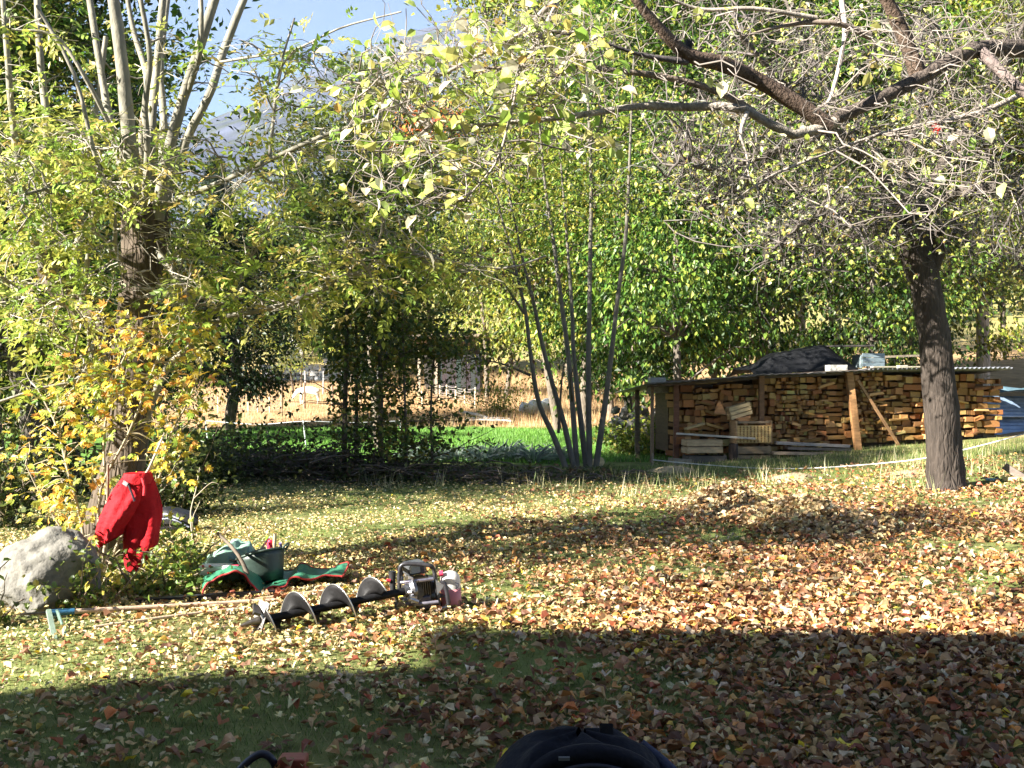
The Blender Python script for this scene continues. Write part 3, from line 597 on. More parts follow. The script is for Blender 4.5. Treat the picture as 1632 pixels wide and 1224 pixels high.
# ---- shaded saplings of the thicket
r6 = np.random.default_rng(16)
SAP = [(548, 17.2, 'shaded sapling with a slim dark trunk, leftmost of the thicket at the lawn end'), (566, 17.8, 'shaded sapling with a thin trunk, second in the thicket at the lawn end'), (606, 17.0, 'shaded sapling with a straight trunk in the middle of the thicket'), (648, 16.8, 'thin reddish sapling at the right side of the thicket'), (690, 17.6, 'short leafy sapling at the right end of the thicket')]
for q, (px, d_, lab) in enumerate(SAP):
    b = at(px, d_); sp = thing('sapling', lab, 'tree', b, 'saplings in the thicket at the end of the lawn'); hgt = (4.6, 4.3, 4.8, 3.6, 2.3)[q]
    pts = np.array([[.1 * sin(z * 3 + q) * z, .1 * cos(z * 4 + q) * z, z * hgt] for z in np.linspace(0, 1, 9)]) + b; pts[0, 2] -= .1
    part('trunk', G().tube(pts, np.linspace((.05,.035,.05,.025,.025)[q], .012, 9), 8, (.1,.08,.065), noise=.05), m_smooth_bark, sp, smooth=True)
    nb = 60; u = r6.uniform(.1, 1, nb); T1 = b + np.stack([r6.normal(0, .5, nb), r6.normal(0, .5, nb), u * hgt + .1], -1)
    Bp = crooked(nearest(pts, T1, r6, .8), T1, 5, r6, .08, .04); V, Fa = tubes(Bp, np.linspace(1, .4, 5)[None] * r6.uniform(.005, .011, nb)[:, None], 4); part('branches', (V, Fa, np.tile((.1,.08,.06), (len(V), 1))), m_twig, sp, smooth=True, kind='stuff')
    n = 3000; k = r6.integers(0, nb, n); e = Bp[k, r6.integers(2, 5, n)] + r6.normal(0, 1, (n, 3)) * [.17, .17, .12]; d = r6.normal(0, 1, (n, 3)); d[:, 2] -= .5
    ex = CX + e[:, 0] / e[:, 1] * F; ey = HY + (EYE - e[:, 2]) / e[:, 1] * F; kk = ~((ey > 610) & (r6.random(n) < .4)) & ~((ex < 522) & (ey > 560) & (ey < 715)) & ~((ex > 655) & (ey > 570) & (ey < 700) & (r6.random(n) < .7)); e, d = e[kk], d[kk]; n = len(e)
    V, Fa, C = scatter(diamond(.75), e, frames(d, r6.normal(0, .5, (n, 3)) + [0, 0, 1]), r6.uniform(.06, .11, n), pal(n, [(.08,.115,.022),(.17,.18,.03),(.045,.075,.018),(.26,.2,.04)], [3,2,2.5,.8], r=r6)); part('crown', (V, Fa, C), m_bleaf, sp, kind='stuff')

# ---- trees of the left wood in front of the copies: dark trunks
for q, (px, d_, tr_, lab) in enumerate([(66, 13.5, .15, 'dark straight trunk of a leafy tree left of the pollard'), (8, 12.5, .1, 'slim tree cut by the left edge of the view')]):
    bgtree('maple_tree', lab, 'tree', at(px, d_), 8.5, 3.6, .22, 6500, .11, PAL_GREEN if q == 0 else PAL_OLIVE, tr_, 40 + q, ncl=60, barkc=(.08,.07,.06))
bgtree('maple_tree', 'green tree well outside the left edge, shading the thicket', 'tree', (-8.6, 14.4, 0), 8.5, 5, .15, 9000, .14, PAL_GREEN, .16, 45, ncl=60)

# ---------------------------------------------------------------- shrubs, brush row, silver plants
def shrub(name, label, cat, px, d_, w_, h_, n, ls, palette, seed, mat=None, T=None, group=None):
    r = np.random.default_rng(seed); b = at(px, d_); o = thing(name, label, cat, b, group); nb = 26
    T1 = b + np.stack([r.normal(0, w_ * .28, nb), r.normal(0, w_ * .22, nb), np.abs(r.normal(.55, .3, nb)) * h_], -1); A1 = b + np.stack([r.normal(0, w_ * .1, nb), r.normal(0, w_ * .08, nb), np.full(nb, -.04)], -1)
    Bp = crooked(A1, T1, 6, r, .1, .05); V, Fa = tubes(Bp, np.linspace(1, .4, 6)[None] * r.uniform(.004, .009, nb)[:, None], 4); part('stems', (V, Fa, np.tile((.17,.13,.09), (len(V), 1))), m_twig, o, smooth=True, kind='stuff')
    k = r.integers(0, nb, n); e = Bp[k, r.integers(1, 6, n)] + r.normal(0, 1, (n, 3)) * [w_ * .09, w_ * .09, h_ * .09]; e[:, 2] = np.maximum(e[:, 2], gz(e[:, 0], e[:, 1]) + .02)
    d = r.normal(0, 1, (n, 3)); d[:, 2] -= .2
    V, Fa, C = scatter(T or diamond(.65), e, frames(d, r.normal(0, .5, (n, 3)) + [0, -.3, 1]), ls * r.uniform(.6, 1.3, n), pal(n, *palette, r=r)); part('foliage', (V, Fa, C), mat or m_leaf, o, kind='stuff'); return o
GY2 = ([(.17,.25,.05),(.3,.33,.06),(.09,.14,.03),(.45,.38,.08)], [3,2,2,1])
shrub('bramble', 'low yellow green bramble at the foot of the red trousers', 'shrub', 225, 7.9, .9, .32, 620, .055, GY2, 60, T=oval())
shrub('bramble', 'leafy bramble growing against the right side of the boulder', 'shrub', 128, 7.35, .5, .42, 460, .05, GY2, 61, T=oval())
shrub('bramble', 'dark bramble clump between the trousers and the green tarpaulin', 'shrub', 285, 8.9, .9, .42, 700, .05, GY2, 62, T=oval())
shrub('bramble', 'small leafy weed poking in at the left edge beside the boulder', 'shrub', -22, 6.9, .3, .45, 90, .06, GY2, 63, T=oval())
for q, (px, d_, w_, h_, lab) in enumerate([(250, 12.5, 1.6, 1.3, 'dark leafy bush behind the pollard trunk'), (330, 15.8, 1.8, .9, 'dark bush at the left end of the brushwood row'), (60, 14.5, 2, 1.2, 'leafy bush at the foot of the left wood'), (420, 17.2, 1.8, .8, 'shaded bush under the green field strip'), (-20, 11.5, 1.8, 1.5, 'bush at the far left edge of the lawn'),
        (1050, 21.5, 1.1, .8, 'bright green weeds beside the left post of the woodshed'), (1000, 22, 1.3, .8, 'yellow green weeds right of the multi-stemmed tree'), (800, 36.5, 2.2, 1.6, 'pale leafy bush on the dry slope below the timber shed')]):
    shrub('shrub', lab, 'shrub', px, d_, w_, h_, 1500, .09, PAL_OLIVE if q < 5 else PAL_YG, 70 + q, m_bleaf)
r7 = np.random.default_rng(17); n = 900
x = r7.uniform(-6.2, 1.6, n); y = r7.normal(17, .4, n); hb = np.interp(x, [-6, -2.2, -1.2, 1.6], [.4, .34, .12, .06]); A = np.stack([x, y, gz(x, y) + r7.uniform(0, 1, n) * hb], -1); a = r7.uniform(0, 2 * pi, n); ln = r7.uniform(.3, 1.2, n)
B = A + np.stack([np.cos(a) * ln, np.sin(a) * ln * .4, r7.uniform(-.1, .9, n) * hb], -1); B[:, 2] = np.maximum(B[:, 2], .03)
V, Fa = tubes(crooked(A, B, 5, r7, .08), np.linspace(1, .4, 5)[None] * r7.uniform(.006, .018, n)[:, None], 4)
br = thing('brushwood_row', 'row of dark cut branches and brambles heaped along the end of the lawn', 'brushwood', (-2, 17, 0))
part('cut_branches', (V, Fa, np.tile((.09,.07,.055), (len(V), 1))), m_twig, br, kind='stuff')
n = 9000; x = r7.uniform(-6.4, 1.7, n); y = r7.normal(17.1, .45, n); z = gz(x, y) + np.abs(r7.normal(0, .75, n)) * np.interp(x, [-6, -2.2, -1.2, 1.6], [.4, .34, .12, .06]); V, Fa, C = scatter(diamond(.7), np.stack([x, y, z], -1), frames(r7.normal(0, 1, (n, 3)), r7.normal(0, .6, (n, 3)) + [0, 0, 1]), r7.uniform(.05, .1, n), pal(n, [(.05,.07,.02),(.09,.1,.03),(.12,.08,.04)], [2,2,1], r=r7)); part('bramble_leaves', (V, Fa, C), m_bleaf, br, kind='stuff')

def blades(n, base, dirs, h, w_, cols, lean=.3, r=rng):
    up = np.stack([dirs[:, 0] * lean, dirs[:, 1] * lean, np.ones(n)], -1); side = nrm(np.stack([-dirs[:, 1], dirs[:, 0], np.zeros(n)], -1))
    side = nrm(side + r.normal(0, .4, (n, 3)) * [1, 1, 0]); V = np.stack([base - side * w_[:, None], base + side * w_[:, None], base + nrm(up) * h[:, None]], 1).reshape(-1, 3)
    return V, np.arange(3 * n).reshape(-1, 3), np.repeat(cols, 3, 0)
sv = None; spx = np.linspace(655, 897, 17)
for q, px in enumerate(spx):
    d_ = 20.4 + rng.uniform(-.3, .5); b = at(px, d_)
    if sv is None:
        sv = thing('silver_plant', 'silvery green plant with long arching leaves in the row behind the lawn', 'plant', b, 'silvery plants in a row before the green strip')
        n = 90; a = rng.uniform(0, 2 * pi, n); T1 = np.repeat(b[None], n, 0) + np.stack([np.cos(a) * .05, np.sin(a) * .05, np.zeros(n) - .02], -1)
        V, Fa, C = scatter((np.array([[0,-.03,0],[0,.03,0],[.5,-.05,.06],[.5,.05,.06],[.85,0,-.06],[1,0,-.2]]), np.array([[0,2,1],[1,2,3],[2,4,3],[2,5,4]])), T1, frames(np.stack([np.cos(a), np.sin(a), rng.uniform(.4, 2.2, n)], -1), rng.normal(0, .2, (n, 3)) + [0, 0, 1]), rng.uniform(.25, .5, n), pal(n, [(.3,.36,.3),(.2,.28,.2),(.4,.45,.4)], [1,1,1]))
        part('leaves', (V, Fa, C), m_leaf, sv, kind='stuff')
    else: copy_tree(sv, None, b, rng.uniform(0, 6), rng.uniform(.7, 1.15))

# ---------------------------------------------------------------- grass and leaf litter
def inlawn(n, y0, y1, m=0.6, r=rng):
    y = (y0 + (y1 - y0) * r.random(n) ** 1.0); hw = .485 * y + m; x = r.uniform(-1, 1, n) * hw; return x, y
def patch(x, y): return np.sin(x * 2.1 + 1.3 * np.sin(y * 1.7)) * np.sin(y * 2.3 + np.sin(x * 1.9)) * .5 + .5
def pile(x, y):
    return 1.35 * (.2 * np.exp(-((x - 2.55) / .42) ** 2 - ((y - 12.9) / .6) ** 2) + .18 * np.exp(-((x - 3.1) / .4) ** 2 - ((y - 11.6) / .65) ** 2) + .07 * np.exp(-((x - 3.35) / .5) ** 2 - ((y - 10.9) / .6) ** 2))
n = 300000; x, y = inlawn(n, 3.2, 19); p_ = patch(x, y); keep = rng.random(n) < (.3 + .7 * p_) * np.where(y < 9, 1, .62); x, y, p_ = x[keep], y[keep], p_[keep]; n = len(x)
a = rng.uniform(0, 2 * pi, n); h = rng.uniform(.02, .055, n) * (1 + .4 * p_) * np.where((x > 1) & (y > 15), 1.5, 1)
V, Fa, C = blades(n, np.stack([x, y, gz(x, y) - .004], -1), np.stack([np.cos(a), np.sin(a)], -1), h, np.clip(.0016 * y / 6, .0018, .006), pal(n, [(.1,.17,.03),(.16,.22,.05),(.07,.11,.025),(.3,.27,.12)], [3,3,2,1.6]), .8)
part('lawn_grass', (V, Fa, C), m_grass, kind='stuff', loc=(0, 10, 0), label='short patchy grass growing through the leaves on the lawn', cat='grass')
n = 70000; x = rng.uniform(-8, 3.2, n); y = rng.uniform(20, 33, n); a = rng.uniform(0, 2 * pi, n)
V, Fa, C = blades(n, np.stack([x, y, gz(x, y) - .01], -1), np.stack([np.cos(a), np.sin(a)], -1), rng.uniform(.06, .16, n), np.full(n, .009), pal(n, [(.12,.27,.04),(.17,.33,.06),(.08,.18,.03)], [2,2,1]), .4)
part('field_grass', (V, Fa, C), m_grass, kind='stuff', loc=(-2, 26, 0), label='bright green young grass of the strip beyond the brushwood', cat='grass')
n = 60000; x = rng.uniform(-16, 8, n); y = rng.uniform(32, 60, n); kp = (y > 33.2 - relu(x) * 1.5); x, y = x[kp], y[kp]; n = len(x); a = rng.uniform(0, 2 * pi, n)
V, Fa, C = blades(n, np.stack([x, y, gz(x, y) - .01], -1), np.stack([np.cos(a), np.sin(a)], -1), rng.uniform(.15, .55, n) * np.where(x < -6, .4, 1), np.full(n, .008), pal(n, [(.5,.33,.17),(.6,.45,.25),(.38,.22,.12),(.45,.4,.2)], [3,2,2,1]), .3)
part('dry_grass', (V, Fa, C), m_grass, kind='stuff', loc=(-4, 42, 0), label='tall dry brown grass on the slope below the timber shed', cat='grass')
n = 14000; x = np.concatenate([rng.uniform(2.6, 10.5, n // 2), rng.uniform(1.9, 4.2, n // 2)]); y = np.concatenate([rng.uniform(17.3, 20.6, n // 2), rng.uniform(20, 28, n // 2)]); a = rng.uniform(0, 2 * pi, n)
V, Fa, C = blades(n, np.stack([x, y, gz(x, y) - .01], -1), np.stack([np.cos(a), np.sin(a)], -1), rng.uniform(.03, .13, n), np.full(n, .006), pal(n, [(.16,.2,.05),(.4,.33,.16),(.1,.15,.03)], [2,2,1]), .5)
part('rough_grass', (V, Fa, C), m_grass, kind='stuff', loc=(6, 19, 0), label='rough uncut grass at the foot of the woodshed', cat='grass')

n = 900; c_ = rng.integers(0, 60, n); tx = np.concatenate([rng.uniform(4.8, 8.5, 40), rng.uniform(-2.2, 4, 20)]); ty = np.concatenate([rng.uniform(13, 18, 40), rng.uniform(14, 17, 20)])
x = tx[c_] + rng.normal(0, .1, n); y = ty[c_] + rng.normal(0, .1, n); a = rng.uniform(0, 2 * pi, n)
V, Fa, C = blades(n, np.stack([x, y, gz(x, y) - .01], -1), np.stack([np.cos(a), np.sin(a)], -1), rng.uniform(.1, .38, n), np.full(n, .005), pal(n, [(.5,.45,.25),(.3,.36,.12),(.55,.5,.32)], [2,1,1]), .35)
part('grass_tufts', (V, Fa, C), m_grass, kind='stuff', loc=(4, 15, 0), label='loose tufts of tall pale grass scattered near the apple tree', cat='grass')
# leaf litter
n = 200000; x, y = inlawn(n, 3.4, 17.5)
dens = np.where(y < 6.2, .62, 1) * np.where(y < 7.2, np.interp(x, [-2.5, -.8, .8], [.42, .55, .95]), 1.0); p_ = patch(x * .8 + 3, y * .8)
dens = dens * (.1 + .9 * p_ ** .8) * (1 - .35 * np.exp(-((x - 3.6) / 1.2) ** 2 - ((y - 10) / 1.2) ** 2)) * np.interp(y, [3, 8, 11.5, 13.5, 17.5], [1, 1, .8, .42, .12])
kp = rng.random(n) < dens; x, y = x[kp], y[kp]; n = len(x); yel = (rng.random(n) < np.interp(x - .35 * (y - 7), [-3, -.5, 1.2], [1, .6, .04]))
cl = pal(n, *PAL_LITTER); cl[yel] = pal(int(yel.sum()), *PAL_YLITTER); s = np.where(yel, rng.uniform(.022, .05, n), rng.uniform(.028, .075, n) * rng.choice([1, 1, 1.25], n))
brt = rng.random(n) < .006; cl[brt] = (.75, .6, .05)
pos = np.stack([x, y, gz(x, y) + rng.uniform(.004, .035, n)], -1); a = rng.uniform(0, 2 * pi, n)
dr = np.stack([np.cos(a), np.sin(a), rng.normal(0, .16, n)], -1); R = frames(dr, rng.normal(0, .3, (n, 3)) + [0, 0, 1])
Ts = [dryleaf(i, .5 + .06 * (i % 5)) for i in range(9)] + [(maple()[0] * [1, 1, 1.5], maple()[1])]
ti = rng.integers(0, 10, n); px = CX + x / y * F; inv = (np.abs(px - CX) < 816) & (y > 4.25)
score = np.where(inv, s / y, 0); near = np.argsort(-score)[:300]; m_ = np.ones(n, bool); m_[near] = False; Vs = G()
for i in range(10):
    q = m_ & (ti == i); V, Fa, C = scatter(Ts[i], pos[q], R[q], s[q], cl[q]); Vs.add(V, Fa, C)
part('leaf_litter', Vs, m_dry, ground, kind='stuff')
cols_ = pal(30, *PAL_LITTER, jit=.2); cols_[3] = (.7,.55,.05); cols_[17] = (.6,.2,.06)
vmesh = [mesh('fallen_leaf', Ts[i % 10][0], Ts[i % 10][1], cols_[i], m_dry) for i in range(30)]
for i in near: piece('fallen_leaf', vmesh[int(rng.integers(30))], ground, pos[i], R[i], float(s[i]))

# leaf pile
lp = thing('leaf_pile', 'long raked heap of brown leaves on the lawn before the woodshed', 'leaf pile', (2.9, 12.1, gz(2.9, 12.1)))
gx, gy = np.meshgrid(np.linspace(1.6, 4.4, 40), np.linspace(9.4, 14.6, 50), indexing='ij'); zz = pile(gx, gy)
part('heap', G().grid(np.stack([gx, gy, gz(gx, gy) + zz - .02], -1), (.12,.08,.045)), m_soil, lp, smooth=True)
n = 5200; x = rng.normal(2.9, .6, n); y = rng.normal(12.1, 1.0, n); h = pile(x, y); kp = (h > .02) & (x > 1.65) & (x < 4.3); x, y, h = x[kp], y[kp], h[kp]; n = len(x)
a = rng.uniform(0, 2 * pi, n); V, Fa, C = scatter(Ts[4], np.stack([x, y, gz(x, y) + h + rng.uniform(-.005, .03, n)], -1), frames(np.stack([np.cos(a), np.sin(a), rng.normal(0, .4, n)], -1), rng.normal(0, .5, (n, 3)) + [0, 0, 1]), rng.uniform(.045, .09, n), pal(n, [(.46,.33,.17),(.55,.42,.22),(.33,.19,.09),(.58,.48,.3),(.42,.25,.1)], [3,3,2,2,1])); part('leaves', (V, Fa, C), m_dry, lp, kind='stuff')
# molehills
for px, py, w_, lab in ((1270, 762, .42, 'bare earth molehill below the middle of the woodshed'), (1452, 758, .5, 'pale earth molehill just left of the apple trunk'), (1075, 750, .5, 'flat dark molehill below the left end of the woodshed')):
    c = G0(px, py); th = np.linspace(0, 2 * pi, 25)[:-1]; g = G(); Rr = np.linspace(0, 1, 9); A = np.array([[[c[0] + w_ * r_ * cos(t_) * (1 + .1 * sin(3 * t_)), c[1] + .8 * w_ * r_ * sin(t_), c[2] - .03 + .11 * (1 - r_ ** 1.6) + rng.normal(0, .005)] for t_ in np.append(th, th[0])] for r_ in Rr])
    A[:, -1] = A[:, 0]; V, Fa, C = g.grid(A, (.3,.24,.15)).get(); part('molehill', (V, Fa, C), m_soil, None, True, loc=c, label=lab, cat='molehill')

# ---------------------------------------------------------------- woodshed and woodpile
SA = np.array([2.95, 20.0]); SB = np.array([9.6, 21.3]); SL = np.linalg.norm(SB - SA); su = (SB - SA) / SL; sn = np.array([su[1], -su[0]])
RS = np.stack([np.array([su[0], su[1], 0]), np.array([-su[1], su[0], 0]), np.array([0, 0, 1.])], 1)   # local x along the front, y to the back
def S(u, v, z): p = SA + su * u - sn * v; return np.array([p[0], p[1], z])
def upx(px):  # distance along the front that is seen at this image column
    k = (px - CX) / F; return (k * SA[1] - SA[0]) / (su[0] - k * su[1])
def zpx(py, u, v=0): return EYE - (py - HY) / F * S(u, v, 0)[1]
WO = [tuple(.68 * v for v in c) for c in [(.44,.22,.07),(.54,.31,.10),(.34,.15,.05),(.6,.4,.15),(.24,.11,.04),(.46,.25,.08)]]
r8 = np.random.default_rng(21)
wp = thing('woodpile', 'long stack of split orange brown firewood and offcuts under the low roof', 'woodpile', S(3.3, 0, .15))
VAR = []
for i in range(24):
    c = pal(1, WO, [3,3,2,2,2,2], .18, r8)[0]; v = BOXV + r8.normal(0, .016, BOXV.shape)
    if i % 4 == 0: v[:, 2] *= np.where(v[:, 0] > 0, .75, 1)
    if i % 6 == 1: v[v[:, 2] > 0, 0] *= .8
    VAR.append(mesh('log', v, BOXF, c, m_log))
logs = []
def fillrect(u0, u1, z0f, z1f, wmin, wmax, hmin, hmax, jit):
    z = 0
    while True:
        h = r8.uniform(hmin, hmax) * 1.65; um = (u0 + u1) / 2
        if z0f(um) + z + h > z1f(um): break
        u = u0 + r8.uniform(-.03, .03)
        while u < u1 - .03:
            w_ = h * r8.uniform(.8, 1.7) if r8.random() < .38 else min(r8.uniform(wmin, wmax) * .95 * r8.choice([1, 1, .5]), max(u1 - u + r8.uniform(-.02, .04), .05)); hh = h * r8.uniform(.62, 1.0)
            logs.append((u + w_ / 2, r8.normal(0, .042) - .02 * (r8.random() < .15), z0f(um) + z + hh / 2, w_ * .96, hh * .96, r8.normal(0, jit))); u += w_
        z += h
zb = lambda u: float(gz(*S(u, 0, 0)[:2])) + .09
u1_, u2_, u3_, u4_, u5_ = upx(1075), upx(1208), upx(1352), upx(1475), upx(1592)
ztop = lambda u: float(np.interp(u, [0, u2_, u3_, SL], [1.46, 1.6, 1.7, 1.70]))
u = upx(1075)
COLS = [(1075,1108,.12,.35,.05,.1,.05),(1108,1150,.08,.3,.04,.1,.15),(1150,1212,.08,.4,.05,.1,.12),(1212,1237,.1,.3,.07,.1,.02),(1237,1275,.05,.13,.03,.07,.06),(1275,1318,.06,.22,.04,.08,.07),(1318,1345,.2,.5,.05,.08,.02),
        (1345,1372,.12,.3,.05,.09,.03),(1372,1412,.05,.12,.03,.06,.08),(1412,1440,.1,.3,.05,.09,.03),(1440,1472,.2,.45,.05,.09,.02),(1472,1520,.1,.35,.05,.09,.03),(1520,1556,.1,.3,.06,.1,.02),(1556,1594,.15,.5,.05,.09,.015)]
for a_, b_, w0, w1, h0, h1, jt in COLS:
    cut = {1075: .02, 1108: .04, 1150: .1}.get(a_, 0)
    fillrect(upx(a_), upx(b_), zb, lambda q, c_=cut: ztop(q) - c_, w0, w1, h0, h1, jt)
for i in range(40):   # loose pieces thrown on the stack, jutting out
    logs.append((r8.uniform(.1, SL), -.09, zb(3) + r8.uniform(.1, 1.3), r8.uniform(.12, .45), r8.uniform(.03, .06), r8.normal(0, .25)))
logs.sort(key=lambda q: -q[3] * q[4]); rest = G()
for i, (u, v, z, w_, h_, t_) in enumerate(logs):
    Rm = RS @ euler(0, t_, r8.normal(0, .05)); dp = .34 + r8.uniform(-.03, .03); pos = S(u, v + dp / 2 + .02, z)
    if i < 300: piece('log', VAR[int(r8.integers(24))], wp, pos, Rm, (w_, dp, h_))
    else: rest.box(pos, (w_, dp, h_), pal(1, WO, [3,3,2,2,2,2], .18, r8)[0], Rm, .002)
part('split_logs', rest, m_log, wp, kind='stuff')
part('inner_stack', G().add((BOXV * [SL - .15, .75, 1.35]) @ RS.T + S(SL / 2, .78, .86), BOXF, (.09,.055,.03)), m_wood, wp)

sh = thing('woodshed', 'low open woodshed with posts and sheet roof over the firewood stack', 'shed', S(0, 0, 0))
def post(u, z0, z1, w_, col, v=-.16, lean=0, nm='post'):
    part(nm, G().bar(S(u, v, z0), S(u + lean, v, z1), w_, w_, col, .004), m_wood, sh)
up1, up2 = upx(1208), upx(1361)
post(up1, gz(*S(up1, 0, 0)[:2]) - .1, 1.62, .095, (.2,.105,.05)); post(up2, gz(*S(up2, 0, 0)[:2]) + .0, 1.69, .12, (.36,.19,.08), lean=-.2); post(upx(1476), .1, 1.7, .1, (.3,.17,.08))
post(upx(1042), -.1, 1.42, .06, (.2,.13,.08), v=.1); post(upx(1078), -.1, 1.44, .1, (.16,.07,.04), v=.02); post(upx(1050), -.1, 1.36, .09, (.13,.1,.07), v=1.3)
part('brace', G().bar(S(upx(1362), -.12, zpx(606, up2)), S(upx(1432), -.1, zpx(715, up2 + .8)), .035, .05, (.3,.17,.08)), m_wood, sh)
part('beam', G().bar(S(upx(1030), -.1, 1.44), S(up1 + .1, -.1, 1.6), .07, .08, (.09,.06,.04)).bar(S(up1 + .1, -.1, 1.6), S(upx(1362), -.1, 1.69), .07, .08, (.1,.07,.05)), m_wood, sh)
def sheet(u0, u1, z0, z1, v0, v1, fall, amp, lam, col, nm='roof_sheet', th=.012):
    nu = max(12, int((u1 - u0) / lam * 6)); A = np.zeros((nu, 5, 3)); 
    for i, t_ in enumerate(np.linspace(0, 1, nu)):
        for j, q in enumerate(np.linspace(0, 1, 5)):
            uu = u0 + (u1 - u0) * t_; A[i, j] = S(uu, v0 + (v1 - v0) * q, z0 + (z1 - z0) * t_ - fall * q + amp * sin(uu / lam * 2 * pi) + rng.normal(0, .002))
    part(nm, G().grid(A, col), m_sheet, sh, smooth=True, thick=th)
uL = upx(1022)
sheet(uL, up1 - .25, 1.475, 1.615, -.5, 1.7, .2, .007, .16, (.13,.12,.115)); sheet(up1 - .4, upx(1300), 1.63, 1.665, -.42, 1.7, .2, .007, .16, (.1,.095,.09)); sheet(upx(1280), upx(1372), 1.675, 1.72, -.4, 1.6, .2, .007, .16, (.12,.11,.1))
sheet(upx(1365), upx(1480), 1.735, 1.745, -.36, 1.5, .17, .016, .1, (.17,.17,.175)); sheet(upx(1468), SL + .03, 1.755, 1.77, -.38, 1.5, .17, .018, .1, (.2,.21,.235))
part('eave_board', G().bar(S(upx(1040), .35, 1.33), S(upx(1078), .4, 1.36), .03, .12, (.3,.27,.2)), m_grey, sh)
part('eave_board', G().bar(S(upx(1372), -.4, 1.78), S(upx(1470), -.38, 1.785), .12, .025, (.4,.36,.27)), m_grey, sh)
# things lying on the roof
def single(name, g, mat, label, cat, loc, **k): return part(name, g, mat, None, loc=loc, label=label, cat=cat, **k)
c = S(upx(1337), .1, 1.76); single('concrete_block', G().add((BOXV * [.37, .2, .12]) @ RS.T + c, BOXF, (.5,.48,.42)), m_stone, 'pale grey block weighing down the roof beside the black tarpaulin', 'block', c, bev=.008)
c = S(upx(1058), .4, 1.53); single('wooden_block', G().add((BOXV * [.3, .2, .1]) @ RS.T + c, BOXF, (.3,.28,.24)), m_grey, 'weathered wooden block on the left end of the woodshed roof', 'block', c, bev=.008)
c = S(upx(1438), 0, 1.79); single('wooden_block', G().add((BOXV * [.18, .12, .05]) @ RS.T + c, BOXF, (.5,.47,.4)), m_grey, 'small flat pale block on the roof left of the apple trunk', 'block', c, bev=.006)
# black tarpaulin over a heap behind the roof
A = np.zeros((26, 14, 3)); prof = np.interp(np.linspace(0, 1, 26), [0, .12, .3, .5, .68, .72, .85, 1], [1.74, 1.82, 2.05, 2.12, 2.22, 2.2, 1.95, 1.72])
for i, t_ in enumerate(np.linspace(0, 1, 26)):
    for j, q in enumerate(np.linspace(0, 1, 14)):
        uu = upx(1215) + (upx(1402) - upx(1215)) * t_; hgt = 1.5 + (prof[i] - 1.5) * min(1, .3 + 2.6 * q, .4 + 2 * (1 - q))
        A[i, j] = S(uu + .05 * sin(q * 9 + t_ * 5), .35 + q * 1.5, hgt + .02 * sin(t_ * 23 + q * 11) * (1 if t_ < .6 else .3))
single('tarpaulin', G().grid(A, (.006,.0065,.008)), m_sheet0, 'black tarpaulin draped like a tent over a heap behind the woodshed roof', 'tarpaulin', S(upx(1300), 1, 1.6), smooth=True, thick=.006)
c = S(upx(1380), 1.0, 2.2); single('board', G().bar(S(upx(1350), .9, 2.2), S(upx(1418), .7, 2.21), .5, .03, (.05,.045,.04)), m_grey, 'dark board lying across the top of the black tarpaulin', 'board', c)
c = S(upx(1418), .7, 1.96); bx = thing('crate', 'bluish grey slatted box behind the roof, right of the black tarpaulin', 'crate', c)
for k in range(3): part('slat', G().bar(S(upx(1400), .6, 1.84 + k * .09), S(upx(1436), .6, 1.84 + k * .09), .02, .08, (.17,.22,.24)), m_grey, bx)
part('side', G().bar(S(upx(1400), .62, 1.9), S(upx(1400), 1.0, 1.9), .02, .26, (.15,.19,.2)), m_grey, bx)
part('side', G().bar(S(upx(1436), .62, 1.9), S(upx(1436), 1.0, 1.9), .02, .26, (.15,.19,.2)), m_grey, bx)
c = S(upx(1550), 1.2, 1.95); tb = thing('table', 'rough wooden trestle table behind the right end of the woodshed', 'table', c)
part('tabletop', G().bar(S(upx(1460), 1.6, 2.0), S(upx(1575), 1.7, 2.06), .5, .04, (.35,.28,.2)), m_grey, tb)
for q in (1465, 1548, 1560): part('leg', G().bar(S(upx(q), 1.7, .3), S(upx(q), 1.7, 2.0), .08, .06, (.12,.09,.07)), m_grey, tb)
# crates, planks and odds before the left bay
def crate(name, label, cen, wd, hg, dp, ns_, col, rot=0, v=0):
    o = thing(name, label, 'crate', cen); Rm = RS @ euler(0, rot, 0)
    def T(x, y, z): return np.asarray(cen) + Rm @ np.array([x, y, z])
    sh_ = hg / ns_
    for k in range(ns_):
        z = -hg / 2 + sh_ * (k + .5)
        part('slat', G().bar(T(-wd/2, -dp/2, z), T(wd/2, -dp/2, z), .012, sh_ * .78, col, .002), m_wood, o); part('slat', G().bar(T(-wd/2, dp/2, z), T(wd/2, dp/2, z), .012, sh_ * .78, np.array(col) * .8, .002), m_wood, o)
        for sg in (-1, 1): part('slat', G().bar(T(sg*wd/2, -dp/2+.01, z), T(sg*wd/2, dp/2-.01, z), .012, sh_ * .78, np.array(col) * .9, .002), m_wood, o)
    for sx in (-1, 1):
        for sy in (-1, 1): part('corner_post', G().bar(T(sx*(wd/2-.03), sy*(dp/2-.022), -hg/2), T(sx*(wd/2-.03), sy*(dp/2-.022), hg/2), .03, .03, np.array(col) * .85), m_wood, o)
    part('bottom', G().box(cen - Rm @ np.array([0, 0, hg/2 - .012]), (wd - .03, dp - .03, .012), np.array(col) * .8, Rm), m_wood, o); return o
v_ = -.32
crate('slatted_crate', 'pale slatted crate standing at the lower left of the woodpile', S(upx(1109), v_, zpx(711, .4, v_)), .68, .26, .3, 2, (.46,.33,.19))
crate('slatted_crate', 'pale slatted crate tilted high on the firewood beside the left post', S(upx(1170), v_ + .1, zpx(655, .9, v_)), .42, .24, .2, 3, (.52,.38,.2), -.27)
